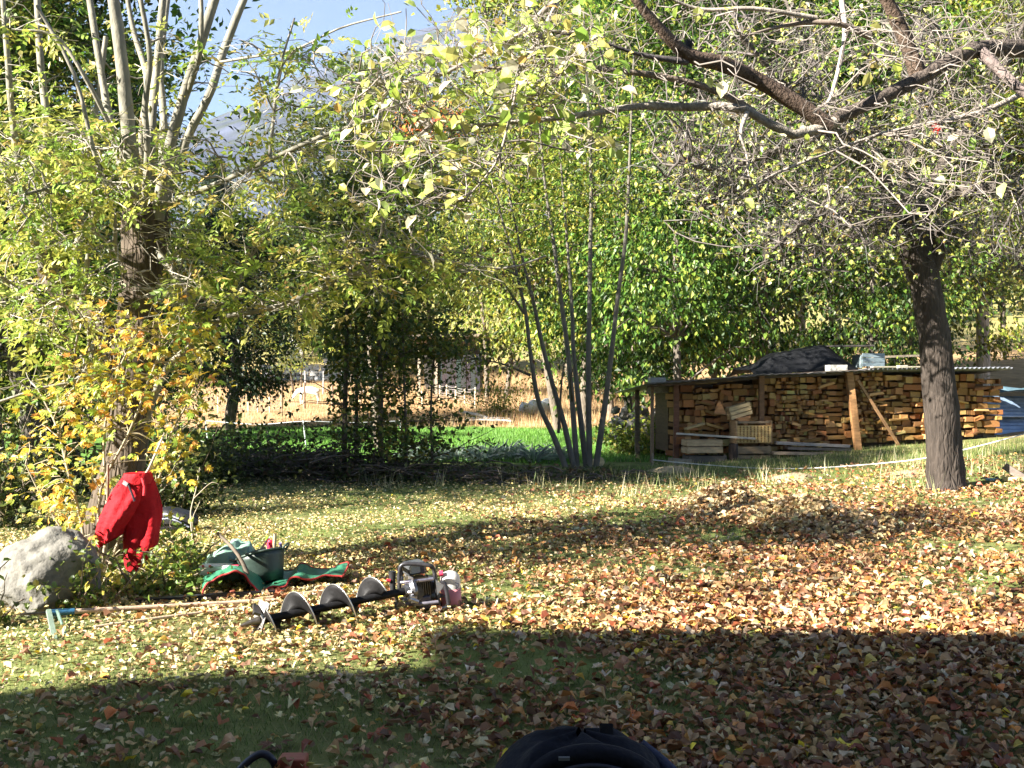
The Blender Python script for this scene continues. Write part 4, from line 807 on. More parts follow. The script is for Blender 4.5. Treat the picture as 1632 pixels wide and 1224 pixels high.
crate('dark_crate', 'dark wooden crate on the ground beneath the pale slatted crate', S(upx(1112), v_ - .02, zpx(733, .4, v_)), .72, .2, .34, 1, (.11,.09,.07))
crate('plank_crate', 'low board crate on the ground behind the left post', S(upx(1186), v_, zpx(724, 1, v_)), .66, .32, .3, 2, (.2,.14,.08))
cen = S(upx(1187), v_ + .04, zpx(692, 1, v_)); bk = thing('perforated_box', 'yellowish box of perforated board in a wooden frame behind the left post', 'box', cen)
Rm = RS
nx_, nz_ = 9, 7; bw, bh = .62, .3; gg = G()
for i in range(nx_ + 1): gg.add((BOXV * [.042, .012, bh]) @ Rm.T + cen + Rm @ np.array([-bw/2 + bw * i / nx_, -.16, 0]), BOXF, (.5,.33,.13))
for i in range(nz_ + 1): gg.add((BOXV * [bw, .008, .026]) @ Rm.T + cen + Rm @ np.array([0, -.152, -bh/2 + bh * i / nz_]), BOXF, (.44,.28,.11))
part('front_panel', gg, m_wood, bk); part('body', G().add((BOXV * [bw, .28, bh]) @ Rm.T + cen + Rm @ np.array([0, .0, 0]), BOXF, (.25,.15,.07)), m_wood, bk)
part('frame', G().add((BOXV * [.03, .32, .42]) @ Rm.T + cen + Rm @ np.array([-bw/2 - .03, 0, .04]), BOXF, (.4,.25,.12)).add((BOXV * [.03, .32, .42]) @ Rm.T + cen + Rm @ np.array([bw/2 + .03, 0, .04]), BOXF, (.3,.17,.08)).add((BOXV * [bw, .03, .04]) @ Rm.T + cen + Rm @ np.array([0, -.13, .22]), BOXF, (.22,.15,.09)), m_wood, bk)
def pl(a, b, w_, h_, col, label, cat='plank', mat=None, name=None): return single(name or cat, G().bar(a, b, w_, h_, col, .002), mat or m_grey, label, cat, (np.asarray(a) + b) / 2)
def SP(px, py, v): u = upx(px); return S(u, v, zpx(py, u, v))
pl(SP(1064, 691, -.5), SP(1186, 699, -.5), .06, .035, (.42,.38,.32), 'long weathered lath lying across the pale crate at the left')
pl(SP(1080, 684, -.42), SP(1112, 675, -.3), .1, .03, (.42,.3,.14), 'short yellowish plank tilted above the crate at the left end')
pl(SP(1222, 706, -.4), SP(1336, 711, -.4), .14, .05, (.34,.29,.25), 'grey plank on top of the low plank stack between the posts')
pl(SP(1214, 722, -.46), SP(1353, 724, -.46), .16, .05, (.42,.3,.19), 'yellowish long plank in the low stack between the posts')
pl(SP(1240, 714, -.36), SP(1340, 717, -.36), .14, .045, (.24,.19,.15), 'dark middle plank in the low stack between the posts')
pl(SP(1285, 731, -.55), SP(1384, 727, -.55), .1, .03, (.38,.33,.27), 'weathered lath lying in the grass at the foot of the leaning post')
pl(SP(1215, 734, -.5), SP(1300, 733, -.5), .1, .06, (.1,.08,.06), 'dark rotten plank on the grass right of the left post')
pl(SP(1052, 737, -.6), SP(1082, 739, -.5), .2, .16, (.24,.2,.14), 'squared wooden offcut at the left corner of the woodshed', 'offcut')
c = SP(1155, 722, -.42); single('log_round', G().lathe([(0,-.17),(.085,-.17),(.09,0),(.085,.17),(0,.17)], None, c, 12, (.07,.05,.04)), m_bark, 'dark upright log between the two crates', 'log', c, smooth=False)
def wedge(px, py, s_, rot, label):
    c = SP(px, py, -.36); v = np.array([[-.5,-.15,-.5],[.5,-.15,-.5],[-.2,-.15,.6],[-.5,.15,-.5],[.5,.15,-.5],[-.2,.15,.6]]) * s_; f = [[0,1,2],[3,5,4],[0,3,4],[0,4,1],[1,4,5],[1,5,2],[2,5,3],[2,3,0]]
    single('wood_wedge', G().add(v @ (RS @ euler(0, rot, 0)).T + c, f, (.42,.2,.08)), m_wood, label, 'offcut', c)
wedge(1137, 650, .22, .1, 'triangular reddish offcut high in the left bay of the woodpile'); wedge(1172, 668, .22, -1.2, 'triangular reddish offcut leaning on the tilted crate')
# cut log end by the multi-stemmed tree
c = G0(953, 742) + [0, 0, .06]; single('log', G().lathe([(0,-.1),(.085,-.1),(.09,.1),(0,.1)], euler(radians(80), 0, .3), c, 14, (.55,.42,.22)), m_wood, 'pale sawn log end lying at the foot of the multi-stemmed tree', 'log', c)

# blue corrugated sheet at the right
c0 = P(1597, 632, 21.8); c1 = P(1700, 618, 22.6); nu = 30; A = np.zeros((22, 24, 3)); lo = float(gz(c0[0], c0[1]))
bs = thing('corrugated_sheets', 'bluish corrugated metal sheets leaning beyond the right end of the woodpile', 'metal sheet', (c0[0] + 1, 22, lo))
for nm, z0, z1, tl, yy in (('sheet', lo, lo + .42, .35, 0), ('sheet', lo + .36, lo + .78, .35, .2)):
    for i in range(22):
        for j in range(24):
            t_ = i / 21; q = j / 23; A[i, j] = [c0[0] - .1 + (c1[0] - c0[0] + .3) * t_, 21.9 + yy + .6 * t_ + q * .55, z0 + (z1 - z0) * q + .022 * sin(q * 2 * pi * 6) - .03 * t_]
    part(nm, G().grid(A.copy(), (.22,.3,.42)), m_sheet, bs, smooth=True, thick=.006)
c = P(1640, 622, 22.4); single('tarpaulin', G().grid(np.array([[[c[0] - .7 + 2 * a_, c[1] - .3 + .9 * b_, lo + .86 + .06 * sin(a_ * 7 + b_ * 5) + .08 * sin(pi * b_)] for b_ in np.linspace(0, 1, 8)] for a_ in np.linspace(0, 1, 14)]), (.07,.12,.15)), m_sheet0, 'faded blue tarpaulin crumpled on top of the corrugated sheets', 'tarpaulin', c, smooth=True, thick=.01)

# white tape strung before the woodshed
tp = [(1040,733,19.2),(1080,737,18.8),(1140,742,18.3),(1200,746,17.9),(1260,747,17.5),(1320,745,17.1),(1400,739,16.7),(1470,731,16.3),(1540,716,15.9),(1632,692,15.4),(1700,671,15.1)]
fr = thing('tape_fence', 'white electric fence tape sagging past the woodshed and behind the apple trunk', 'fence', G0(1300, 750))
part('tape', G().tube([P(*p) for p in tp], .0095, 6, (.5,.5,.47), n=60), m_rope, fr, smooth=True)
e = P(*tp[-1]); part('post', G().tube([[e[0] + .02, e[1], float(gz(e[0], e[1])) - .1], [e[0], e[1], e[2] + .1]], .02, 8, (.6,.58,.5)), m_plastic, fr); e = P(*tp[0]); part('post', G().tube([[e[0], e[1], -.1], [e[0], e[1], e[2] + .12]], .02, 8, (.25,.2,.15)), m_grey, fr)
# boards at the right edge
a, b = P(1601, 742, 14.2), P(1680, 792, 13.9); pl(a, b, .06, .09, (.16,.13,.11), 'dark beam end sloping down into the grass at the right edge', 'beam')
a, b = G0(1600, 768), G0(1700, 770); pl(a + [0, 0, .04], b + [0, 0, .04], .09, .05, (.55,.42,.18), 'yellowish plank lying in the grass at the right edge'); a, b = G0(1572, 767), G0(1592, 768); pl(a + [0, 0, .03], b + [0, 0, .03], .04, .03, (.3,.5,.55), 'small pale blue lath tip beside the yellowish plank', 'lath')

# ---------------------------------------------------------------- far yard: timber shed, fences, stones, goat
BD = 44.0; bn = at(727, BD); bo = thing('timber_shed', 'grey board shed with a dark open side beyond the dry slope', 'shed', bn)
gbz = bn[2]; xL, xR = (668 - CX) / F * BD, (765 - CX) / F * BD; xm = (697 - CX) / F * BD
npl = 9
for k in range(npl):
    x0 = xm + (xR - xm) * k / npl; x1 = xm + (xR - xm) * (k + 1) / npl; part('plank', G().box(((x0 + x1) / 2, BD + rng.uniform(-.015, .015), gbz + 1.05), (x1 - x0 - .012, .03, 2.2), (.03 + rng.uniform(0, .02), .032 + rng.uniform(0, .015), .042)), m_grey, bo)
part('back_wall', G().box(((xL + xR) / 2, BD + 2.6, gbz + 1.0), (xR - xL, .08, 2.1), (.05,.045,.04)), m_grey, bo); part('side_wall', G().box((xR, BD + 1.3, gbz + 1), (.06, 2.6, 2.1), (.1,.09,.085)), m_grey, bo)
for xx in (xL, xm - .05): part('post', G().box((xx, BD - .02, gbz + 1.05), (.12, .12, 2.2), (.35,.29,.22)), m_grey, bo)
part('roof', G().add(BOXV @ np.diag([xR - xL + .8, 3.6, .1]) @ euler(radians(-7), 0, 0).T + np.array([(xL + xR) / 2, BD + 1.2, gbz + 2.35]), BOXF, (.2,.16,.12)), m_sheet, bo)
def wirefence(name, label, pts, hs, wr, mats, wires=3, col=(.6,.5,.35), group=None, sag=.06, wc=(.26,.25,.23)):
    o = thing(name, label, 'fence', pts[0]); 
    for p_, h_, c_ in zip(pts, hs, col if isinstance(col, list) else [col] * len(pts)): part('post', G().tube([p_ - [0, 0, .15], p_ + [rng.normal(0, .015), 0, h_]], [wr, wr * .9], 7, c_), mats, o)
    for k in range(wires):
        f_ = .25 + .7 * k / max(1, wires - 1); g_ = G()
        for a_, b_, ha, hb in zip(pts[:-1], pts[1:], hs[:-1], hs[1:]):
            A_ = a_ + [0, 0, ha * f_]; B_ = b_ + [0, 0, hb * f_]; t_ = np.linspace(0, 1, 7)[:, None]; q = A_ * (1 - t_) + B_ * t_; q[:, 2] -= sag * np.sin(pi * t_[:, 0]) * (1 + (k % 3) * .4); g_.tube(q, .009, 4, wc)
        part('wire', g_, m_rope, o)
    return o
W = (.62,.52,.36)
wirefence('wire_fence', 'sagging wire fence on pale stakes across the paddock at the left', [at(p_, 38.5) for p_ in (225, 250, 348, 365, 396, 411, 430, 449)], [.75, .7, .62, .68, .66, .6, .62, .95], .028, m_grey, 5, [W, W, W, (.75,.7,.6), W, W, W, (.3,.22,.15)], sag=.1)
wirefence('rail_fence', 'dark post and rail fence in front of the white goat', [at(p_, 40) for p_ in (449, 485, 530, 575)], [.95, .95, .9, .9], .05, m_grey, 2, (.28,.2,.14), sag=.01, wc=(.3,.22,.15))
wirefence('wire_fence', 'wire mesh fence on pale stakes below the timber shed', [at(p_, d_) for p_, d_ in ((674, 40), (701, 43), (712, 42.4), (726, 41.6), (741, 40.5), (757, 39.5))], [.65, .62, .68, .68, .7, .82], .035, m_grey, 6, W, sag=.02)
wirefence('white_gate_fence', 'pale white railing behind the goat in the paddock', [at(p_, 46) for p_ in (487, 515, 545, 580)], [1.0, 1.0, 1.0, 1.0], .035, m_grey, 2, (.33,.33,.33), sag=0, wc=(.35,.35,.35))
e = at(488, 24); ef = thing('electric_fence', 'low electric fence wire on a pale leaning plastic stake in the shaded grass', 'fence', e)
for px_ in (330, 486, 640):
    q = at(px_, 24.5 if px_ != 486 else 24); part('stake', G().tube([q + [.03, 0, -.05], q + [-.04, 0, .62]], .014, 7, (.55,.6,.6)), m_plastic, ef)
part('wire', G().tube([at(330, 24.5) + [-.04, 0, .6], at(410, 24.3) + [0, 0, .52], at(486, 24) + [-.04, 0, .6], at(560, 24.2) + [0, 0, .56], at(640, 24.5) + [-.04, 0, .6]], .007, 5, (.5,.52,.55), n=24), m_rope, ef)
q = at(434, 21.5); single('stake', G().tube([q - [0, 0, .1], q + [-.08, 0, .3]], .035, 8, (.16,.13,.09)), m_grey, 'short dark wooden stake in the green strip left of the thicket', 'stake', q)
def rock(c, s_, seed, col, sub=3, nm=None):
    import bmesh
    r = np.random.default_rng(seed); bm = bmesh.new(); bmesh.ops.create_icosphere(bm, subdivisions=sub, radius=1)
    V = np.array([v.co[:] for v in bm.verts]); Fa = np.array([[v.index for v in f.verts] for f in bm.faces]); bm.free()
    pl_ = nrm(r.normal(0, 1, (14, 3))); dd = r.uniform(.62, .95, 14)
    for nrm_, d0 in zip(pl_, dd):
        pr_ = V @ nrm_; ex = relu(pr_ - d0); V = V - ex[:, None] * nrm_ * .85
    V = V + .02 * np.sin(V[:, [1, 2, 0]] * 9 + seed) ; V = V * np.asarray(s_) + c
    return V, Fa, np.tile(col, (len(V), 1))
swl = thing('stone_wall', 'pale dry stone terrace wall at the back of the paddock', 'wall', at(500, 54)); r9 = np.random.default_rng(31)
for row in range(4):
    for px_ in np.arange(418, 612, 11):
        p_ = at(px_ + r9.uniform(-3, 3) + (row % 2) * 5, 54 + row * .12); hgt = .28
        if row > 2 and r9.random() < .4: continue
        part('stone', G().add((BOXV + r9.normal(0, .07, BOXV.shape)) * [.34 + r9.uniform(-.04, .03), .4, hgt * .94] + p_ + [0, 0, hgt * (row + .5) - .05], BOXF, np.array((.5,.49,.48)) * r9.uniform(.7, 1.2)), m_stone, swl)
stp = thing('stone_steps', 'pale narrow stone steps climbing above the terrace wall', 'steps', at(462, 56))
for k in range(6):
    p_ = at(462, 55.5 + k * .5); part('step', G().box((p_[0], p_[1], p_[2] + .9 + k * .24), (1.1 - k * .09, .5, .2), (.55,.54,.53), jit=.03), m_stone, stp)
part('rear_support', G().box((at(462, 57)[0], 58.6, at(462, 57)[2] + .7), (.9, .6, 2.6), (.35,.34,.33), jit=.03), m_stone, stp)
for q, (px_, py_) in enumerate([(838, 622), (850, 618), (862, 630), (873, 636), (852, 642), (884, 628)]):
    d_ = 37.5 + q * .35; c = at(px_, d_); c[2] += .2; w_ = .32 if q < 4 else .24; V, Fa, C = rock(c, (w_, w_, .3 + .04 * (q % 2)), 50 + q, (.62,.61,.6), 2)
    part('boulder', (V, Fa, C), m_stone, None, True, loc=c, label=['white boulder, leftmost of the rocks beside the pale bush', 'white boulder second from the left in the rocks beside the pale bush', 'large white boulder in the middle of the rocks above the field', 'white boulder nearest the stems among the rocks above the field', 'small white stone lying lowest below the pale bush', 'small white stone partly behind the stems of the multi-stemmed tree'][q], cat='rock')
rw = thing('rubble_wall', 'grey rubble stone bank between the multi-stemmed tree and the woodshed', 'wall', at(1020, 27))
for k in range(46):
    px_ = r9.uniform(975, 1052); d_ = 27 + r9.uniform(-.3, .6); c = at(px_, d_); c[2] += r9.uniform(.02, .75); V, Fa, C = rock(c, r9.uniform(.1, .2, 3), 90 + k, np.array((.17,.16,.15)) * r9.uniform(.7, 1.5), 1); part('stone', (V, Fa, C), m_stone, rw)
lg = [((733, 655, 35.5), (790, 664, 34.8), .05), ((745, 659, 35.2), (815, 668, 34.6), .045), ((770, 664, 35), (812, 656, 35.2), .045), ((730, 668, 34.6), (800, 663, 34.6), .035)]
bp = thing('pole_heap', 'heap of pale cut poles lying in the dry grass above the green strip', 'poles', at(775, 35))
for a_, b_, r_ in lg:
    A_, B_ = at(a_[0], a_[2]), at(b_[0], b_[2]); A_[2] += .35 if a_[1] < 658 else .15; B_[2] += .14; part('pole', G().tube([A_, (A_ + B_) / 2 + [0, 0, .03], B_], [r_, r_ * .9, r_ * .7], 7, (.5,.46,.42)), m_smooth_bark, bp)
# white goat grazing
gl = at(494, 41.5); m_goat = bpy.data.materials.new('goat_material'); m_goat.use_nodes = True; m_goat.node_tree.nodes['Principled BSDF'].inputs['Base Color'].default_value = (.7, .68, .62, 1); m_goat.node_tree.nodes['Principled BSDF'].inputs['Roughness'].default_value = .9; gt = thing('goat', 'white goat grazing behind the dark rail fence', 'goat', gl)
def skin(name, verts, edges, rad, mat, parent, col, sub=2):
    og = ORG[parent.name]; me = bpy.data.meshes.new(name); me.from_pydata([tuple(np.array(v) - og) for v in verts], edges, []); me.update(); o = bpy.data.objects.new(name, me); COL.objects.link(o); o.parent = parent; ORG[o.name] = og
    m = o.modifiers.new('skin', 'SKIN'); 
    if not me.skin_vertices:
        bm_ = __import__('bmesh').new(); bm_.from_mesh(me); bm_.verts.layers.skin.verify(); bm_.to_mesh(me); bm_.free()
    for i, r_ in enumerate(rad): me.skin_vertices[0].data[i].radius = (r_, r_) if np.ndim(r_) == 0 else r_
    me.skin_vertices[0].data[0].use_root = True
    s_ = o.modifiers.new('sub', 'SUBSURF'); s_.levels = sub; s_.render_levels = sub
    a_ = me.color_attributes.new('col', 'FLOAT_COLOR', 'POINT')
    for i in range(len(verts)): a_.data[i].color = (*col, 1)
    me.materials.append(mat); return o
def gp(x, y, z): return gl + np.array([x, y, z])
gv = [gp(.25,0,.56), gp(.0,0,.57), gp(-.28,.0,.6), gp(-.45,0,.52), gp(-.58,0,.34), gp(-.68,0,.2), gp(-.3,.09,.42), gp(-.3,.1,.2), gp(-.31,.1,0), gp(-.3,-.09,.42), gp(-.33,-.1,.2), gp(-.33,-.1,0), gp(.27,.09,.42), gp(.32,.1,.22), gp(.28,.1,0), gp(.27,-.09,.42), gp(.34,-.1,.22), gp(.31,-.1,0), gp(.38,0,.55)]
skin('body', gv, [(1,0),(1,2),(2,3),(3,4),(4,5),(2,6),(6,7),(7,8),(2,9),(9,10),(10,11),(0,12),(12,13),(13,14),(0,15),(15,16),(16,17),(0,18)], [.15,.17,.14,.1,.085,.045,.07,.035,.035,.07,.035,.035,.08,.035,.035,.08,.035,.035,.03], m_goat, gt, (.75,.74,.7))
part('horn', G().tube([gp(-.54,.04,.4), gp(-.5,.06,.48), gp(-.44,.07,.5)], [.014,.01,.004], 6, (.3,.27,.22)), m_plastic, gt); part('horn', G().tube([gp(-.54,-.04,.4), gp(-.5,-.06,.48), gp(-.44,-.07,.5)], [.014,.01,.004], 6, (.3,.27,.22)), m_plastic, gt)
for sg in (1, -1): part('ear', G().tube([gp(-.56,.05*sg,.36), gp(-.55,.13*sg,.33)], [.022,.008], 6, (.7,.66,.62)), m_cloth, gt)

# ---------------------------------------------------------------- near things on the lawn
# boulder
c = P(58, 915, 7.5); c[2] = .16
V, Fa, C = rock(np.zeros(3), (1, 1, 1), 5, (.155,.148,.13), 5)
V[:, 2] = np.where(V[:, 2] > 0, V[:, 2] + .3 * V[:, 0], V[:, 2])
for f_, a_ in ((4, .05), (9, .03), (19, .016), (41, .009)): V = V + a_ * np.sin(V[:, [1, 2, 0]] * f_ + 2 * np.sin(V[:, [2, 0, 1]] * f_ * .7))
V = V * [.41, .34, .36] + c
bd = part('boulder', (V, Fa, C), m_stone, None, True, loc=c, label='big pale grey boulder at the left edge in front of the yellow maple', cat='rock')
# small dark stone behind the boulder
# red trousers hanging on a stick
TD = 7.95; wst = P(217, 757, TD); tg = thing('trousers', 'bright red work trousers hung by the waist from the maple stems', 'trousers', P(215, 835, TD))
def clothtube(rows, segs=40, seed=0, depth=.8, amp=.085):
    r = np.random.default_rng(seed); A = []; ph = r.uniform(0, 6, 6)
    for k, (px_, py_, hw, tilt, dz) in enumerate(rows):
        c_ = P(px_, py_, TD + dz); th = np.linspace(0, 2 * pi, segs + 1); w_ = hw / F * TD; t_ = k / len(rows)
        f_ = 1 + amp * (np.sin(3 * th + ph[0] + t_ * 3) + .8 * np.sin(5 * th + ph[1] - t_ * 5) + .6 * np.sin(8 * th + ph[2] + t_ * 9) + .5 * np.sin(t_ * 26 + 2 * th + ph[3]) + .35 * np.sin(t_ * 47 + 5 * th))
        x_ = w_ * f_ * np.cos(th); y_ = w_ * depth * f_ * np.sin(th); A.append(np.stack([c_[0] + x_, c_[1] + y_, c_[2] + x_ * tilt + 0 * th], -1))
    A = np.array(A)
    tt = np.linspace(0, len(A) - 1, len(A) * 5); B_ = np.stack([smooth_line(A[:, j], len(tt)) for j in range(segs + 1)], 1); return B_
RD = (.36,.006,.012)
part('leg', G().grid(clothtube([(213,762,18,0,0),(205,785,26,.1,0),(195,808,29,.3,-.02),(186,830,28,.4,-.03),(180,846,24,.5,-.03),(177,857,21,.55,-.03),(176,862,19,.6,-.03)], seed=1), RD), m_cloth, tg, smooth=True, thick=.006)
part('leg', G().grid(clothtube([(221,760,19,0,.03),(223,785,25,0,.03),(226,815,27,0,.03),(227,840,27,-.05,.03),(224,862,26,-.1,.02),(219,882,21,-.1,.02),(213,900,12,-.1,.02),(210,912,6,0,.02)], seed=2, depth=.7), RD), m_cloth, tg, smooth=True, thick=.006)
part('waistband', G().grid(clothtube([(218,754,20,.05,.0),(218,759,22,.05,0),(218,766,22.5,.05,0),(217,772,22,.05,0)], seed=3, amp=.03), (.42,.01,.016)), m_cloth, tg, smooth=True, thick=.012)
part('fly', G().tube([P(203, 770, TD - .1), P(209, 785, TD - .12), P(214, 799, TD - .12)], .009, 6, (.03,.02,.03)), m_plastic, tg, smooth=True); part('buckle', G().bar(P(196, 768, TD - .1), P(203, 773, TD - .11), .012, .03, (.5,.5,.55)), m_metal, tg)
part('suspender', G().tube([P(226, 762, TD - .1), P(230, 775, TD - .115), P(229, 790, TD - .12)], .012, 6, (.6,.03,.04)), m_cloth, tg, smooth=True)
a, b = P(172, 740, 8.0), G0(163, 928, 6, 9); single('stick', G().tube([b + [0, 0, -.05], (a + b) / 2 + [.012, 0, 0], a], [.014, .012, .009], 7, (.32,.27,.2), n=10, noise=.06), m_smooth_bark, 'upright grey stick planted at the left leg of the trousers', 'stick', b, smooth=True)
a, b = P(238, 745, 7.97), P(262, 690, 8.0); single('stick', G().tube([G0(205, 930, 6, 9) + [0, 0, -.05], P(212, 840, 8.0), P(225, 770, 7.99), a, b], [.015, .013, .012, .011, .008], 7, (.42,.37,.28), n=16, noise=.05), m_smooth_bark, 'pale bent stick holding up the waist of the trousers', 'stick', b, smooth=True)
a = G0(308, 868, 6, 11); sp = thing('bare_sapling', 'leafless pale forked sapling right of the trousers', 'sapling', a)
part('stem', G().tube([a, P(303, 820, a[1]), P(312, 780, a[1]), P(318, 745, a[1])], [.008, .007, .005, .003], 6, (.42,.37,.28), n=12), m_smooth_bark, sp, smooth=True); part('stem', G().tube([a + [.01, .01, 0], P(306, 830, a[1]), P(318, 800, a[1])], [.006, .005, .003], 6, (.42,.37,.28), n=10), m_smooth_bark, sp, smooth=True)
part('twig', G().tube([P(308, 795, a[1]), P(335, 770, a[1] - .1), P(348, 772, a[1] - .1)], [.004, .003, .002], 5, (.4,.33,.25), n=8), m_smooth_bark, sp, smooth=True)
# black bag in the shade
bg0 = G0(276, 850, 6, 12); V, Fa, C = rock(bg0 + [0, 0, .12], (.27, .16, .17), 8, (.012,.012,.015), 3)
bb = thing('black_bag', 'black bag with a pale strap lying behind the trousers', 'bag', bg0); part('body', (V, Fa, C), m_tarp, bb, smooth=True)
part('strap', G().tube([bg0 + [-.22, -.12, .2], bg0 + [-.05, -.17, .22], bg0 + [.1, -.16, .17]], .009, 6, (.5,.52,.6), n=10), m_cloth, bb, smooth=True); part('strap', G().tube([bg0 + [-.2, -.14, .14], bg0 + [.02, -.18, .17], bg0 + [.2, -.14, .08]], .009, 6, (.3,.32,.4), n=10), m_cloth, bb, smooth=True)

# green tarpaulin with red hems
def pxl(pts, n): return smooth_line([P(*p) for p in pts], n)
def tarpsheet(fr, bk, n=44, m=9, hump=.0, seed=0):
    a_ = pxl(fr, n); b_ = pxl(bk, n); t_ = np.linspace(0, 1, m)[None, :, None]; A_ = a_[:, None] * (1 - t_) + b_[:, None] * t_; A_[:, :, 2] += hump * np.sin(pi * t_[..., 0]); r = np.random.default_rng(seed)
    A_[:, :, 2] += .004 * np.sin(np.arange(n)[:, None] * .9 + np.arange(m)[None] * 1.7 + seed); return A_
tp_ = thing('tarpaulin', 'green woven tarpaulin with red hems spread in stiff folds under the bucket', 'tarpaulin', G0(430, 935))
GC = (.035,.17,.095)
fr1 = [(322,946,7.75),(327,934,7.8),(345,922,7.85),(372,911,7.85),(388,916,7.85),(402,934,7.85),(416,946,7.85)]; bk1 = [(320,921,8.2),(330,913,8.25),(350,906,8.3),(372,900,8.3),(400,908,8.3),(420,915,8.3),(425,930,8.3)]
fr2 = [(414,946,7.85),(426,938,7.9),(440,935,7.95),(455,935,7.95),(460,924,8.0),(475,920,8.0),(490,925,8.05),(508,920,8.1),(525,917,8.1),(545,920,8.1)]; bk2 = [(418,925,8.4),(445,912,8.5),(468,908,8.5),(480,898,8.5),(488,900,8.6),(505,907,8.6),(530,905,8.6),(548,897,8.6),(556,898,8.6)]
fr3 = [(330,914,8.1),(350,911,8.15),(380,908,8.15),(402,911,8.15),(420,914,8.15),(425,928,8.15)]; bk3 = [(335,905,8.5),(360,898,8.5),(390,898,8.5),(415,902,8.5),(428,905,8.5),(432,915,8.5)]
for k, (a_, b_) in enumerate(((fr1, bk1), (fr2, bk2), (fr3, bk3))):
    A_ = tarpsheet(a_, b_, hump=(.01, -.01, .02)[k], seed=k); part('sheet', G().grid(A_, GC), m_tarp, tp_, smooth=True, thick=.004)
    part('hem', G().tube(A_[:, 0], .008, 6, (.32,.03,.03)), m_cloth, tp_, smooth=True)
part('hem', G().tube(tarpsheet(fr2, bk2, seed=1, hump=-.01)[:, -1], .007, 6, (.32,.03,.03)), m_cloth, tp_, smooth=True); part('hem', G().tube(tarpsheet(fr2, bk2, seed=1, hump=-.01)[-1], .008, 6, (.34,.035,.03)), m_cloth, tp_, smooth=True)
# green bag bulging behind
A_ = np.zeros((60, 30, 3)); c = P(367, 888, 8.55)
for i, t_ in enumerate(np.linspace(0, 2 * pi, 60)):
    for j, q in enumerate(np.linspace(0, 1, 30)):
        rr = sin(q * pi * .5) ** .8; h_ = cos(q * pi * .5) ** .7
        f_ = 1 + .1 * sin(3 * t_ + 1) + .06 * sin(5 * t_ + q * 7) + .05 * sin(9 * t_ + q * 12)
        A_[i, j] = [c[0] + .24 * rr * cos(t_) * f_, 8.55 + .2 * rr * sin(t_) * f_, .02 + (.24 + .05 * cos(t_ * 1 + .5)) * h_ * (1 + .12 * sin(t_ * 4 + q * 6) * q) + .012 * sin(q * 22 + t_ * 3)]
single('garden_bag', G().grid(A_, (.2,.33,.27)), m_tarp, 'crumpled pale green garden bag lying behind the canister', 'bag', c, smooth=True)
# white canister with red cap
c = P(350, 908, 8.22); cn = thing('canister', 'white flat canister with a pink red cap lying on the tarpaulin', 'canister', c)
part('body', G().bar(P(320, 908, 8.22), P(369, 907, 8.2), .13, .07, (.72,.72,.7)), m_plastic, cn, bev=.015); part('cap', G().tube([P(369, 907, 8.18), P(380, 907, 8.17)], .03, 14, (.75,.05,.12)), m_plastic, cn, bev=.003)
for px_ in (323, 334): part('mark', G().box(P(px_, 903, 8.15), (.018, .006, .018), (.6,.1,.12)), m_plastic, cn)
# bucket
bt = P(414, 884, 8.3); bbm = P(424, 930, 8.25); bk = thing('bucket', 'dark green rubber bucket full of hand tools on the tarpaulin', 'bucket', bbm)
ax = nrm(bt - bbm); x_ = nrm(np.cross([0, 1., 0], ax)); RB = np.stack([x_, np.cross(ax, x_), ax], 1); H_ = np.linalg.norm(bt - bbm)
part('body', G().lathe([(0, .005),(.125, .005),(.13, .0),(.15, H_ * .35),(.178, H_ * .8),(.187, H_),(.181, H_),(.172, H_ * .8),(.145, H_ * .35),(.12, .015),(0, .015)], RB, bbm, 40, (.02,.036,.029)), m_plastic, bk, smooth=True)
part('rim', G().tube([bt + RB @ np.array([.187 * cos(t_), .187 * sin(t_), 0]) for t_ in np.linspace(0, 2 * pi, 41)], .008, 6, (.06,.085,.07), cap=False), m_plastic, bk, smooth=True)
for sg in (1, -1): part('handle', G().tube([bt + RB @ np.array([.187 * sg, -.05, -.01]), bt + RB @ np.array([.225 * sg, -.03, .02]), bt + RB @ np.array([.225 * sg, .03, .02]), bt + RB @ np.array([.187 * sg, .05, -.01])], .009, 6, (.05,.075,.06), n=14), m_plastic, bk, smooth=True)
part('painted_inner_shade', G().lathe([(0, H_ * .55),(.155, H_ * .6)], RB, bbm, 24, (.03,.03,.03)), m_plastic, bk)  # dark disc set inside the bucket to stand for the shade in it
single('hammer_handle', G().tube([P(432, 900, 8.3), P(436, 878, 8.3), P(438, 850, 8.3)], [.012, .014, .013], 8, (.42,.32,.2)), m_wood, 'wooden tool handle standing upright in the bucket', 'tool handle', P(436, 890, 8.3), smooth=True)
tr_ = thing('trowel', 'hand tool with a red and orange grip in the bucket', 'hand tool', P(428, 892, 8.32)); part('grip', G().tube([P(429, 875, 8.32), P(430, 868, 8.32), P(431, 861, 8.32)], [.022, .026, .02], 12, (.7,.02,.07)), m_plastic, tr_, smooth=True); part('shaft', G().tube([P(424, 897, 8.32), P(429, 875, 8.32)], [.02, .017], 10, (.65,.2,.04)), m_plastic, tr_, smooth=True)
single('metal_rod', G().tube([P(402, 892, 8.3), P(430, 856, 8.34)], .008, 8, (.5,.5,.48)), m_metal, 'grey metal rod slanting out of the bucket', 'rod', P(410, 880, 8.3))
single('pruning_saw', G().bar(P(392, 888, 8.25), P(424, 876, 8.3), .004, .05, (.25,.25,.26)).bar(P(378, 893, 8.22), P(393, 888, 8.25), .02, .03, (.08,.08,.09)), m_metal, 'dark hand saw lying across the top of the bucket', 'saw', P(405, 884, 8.3))
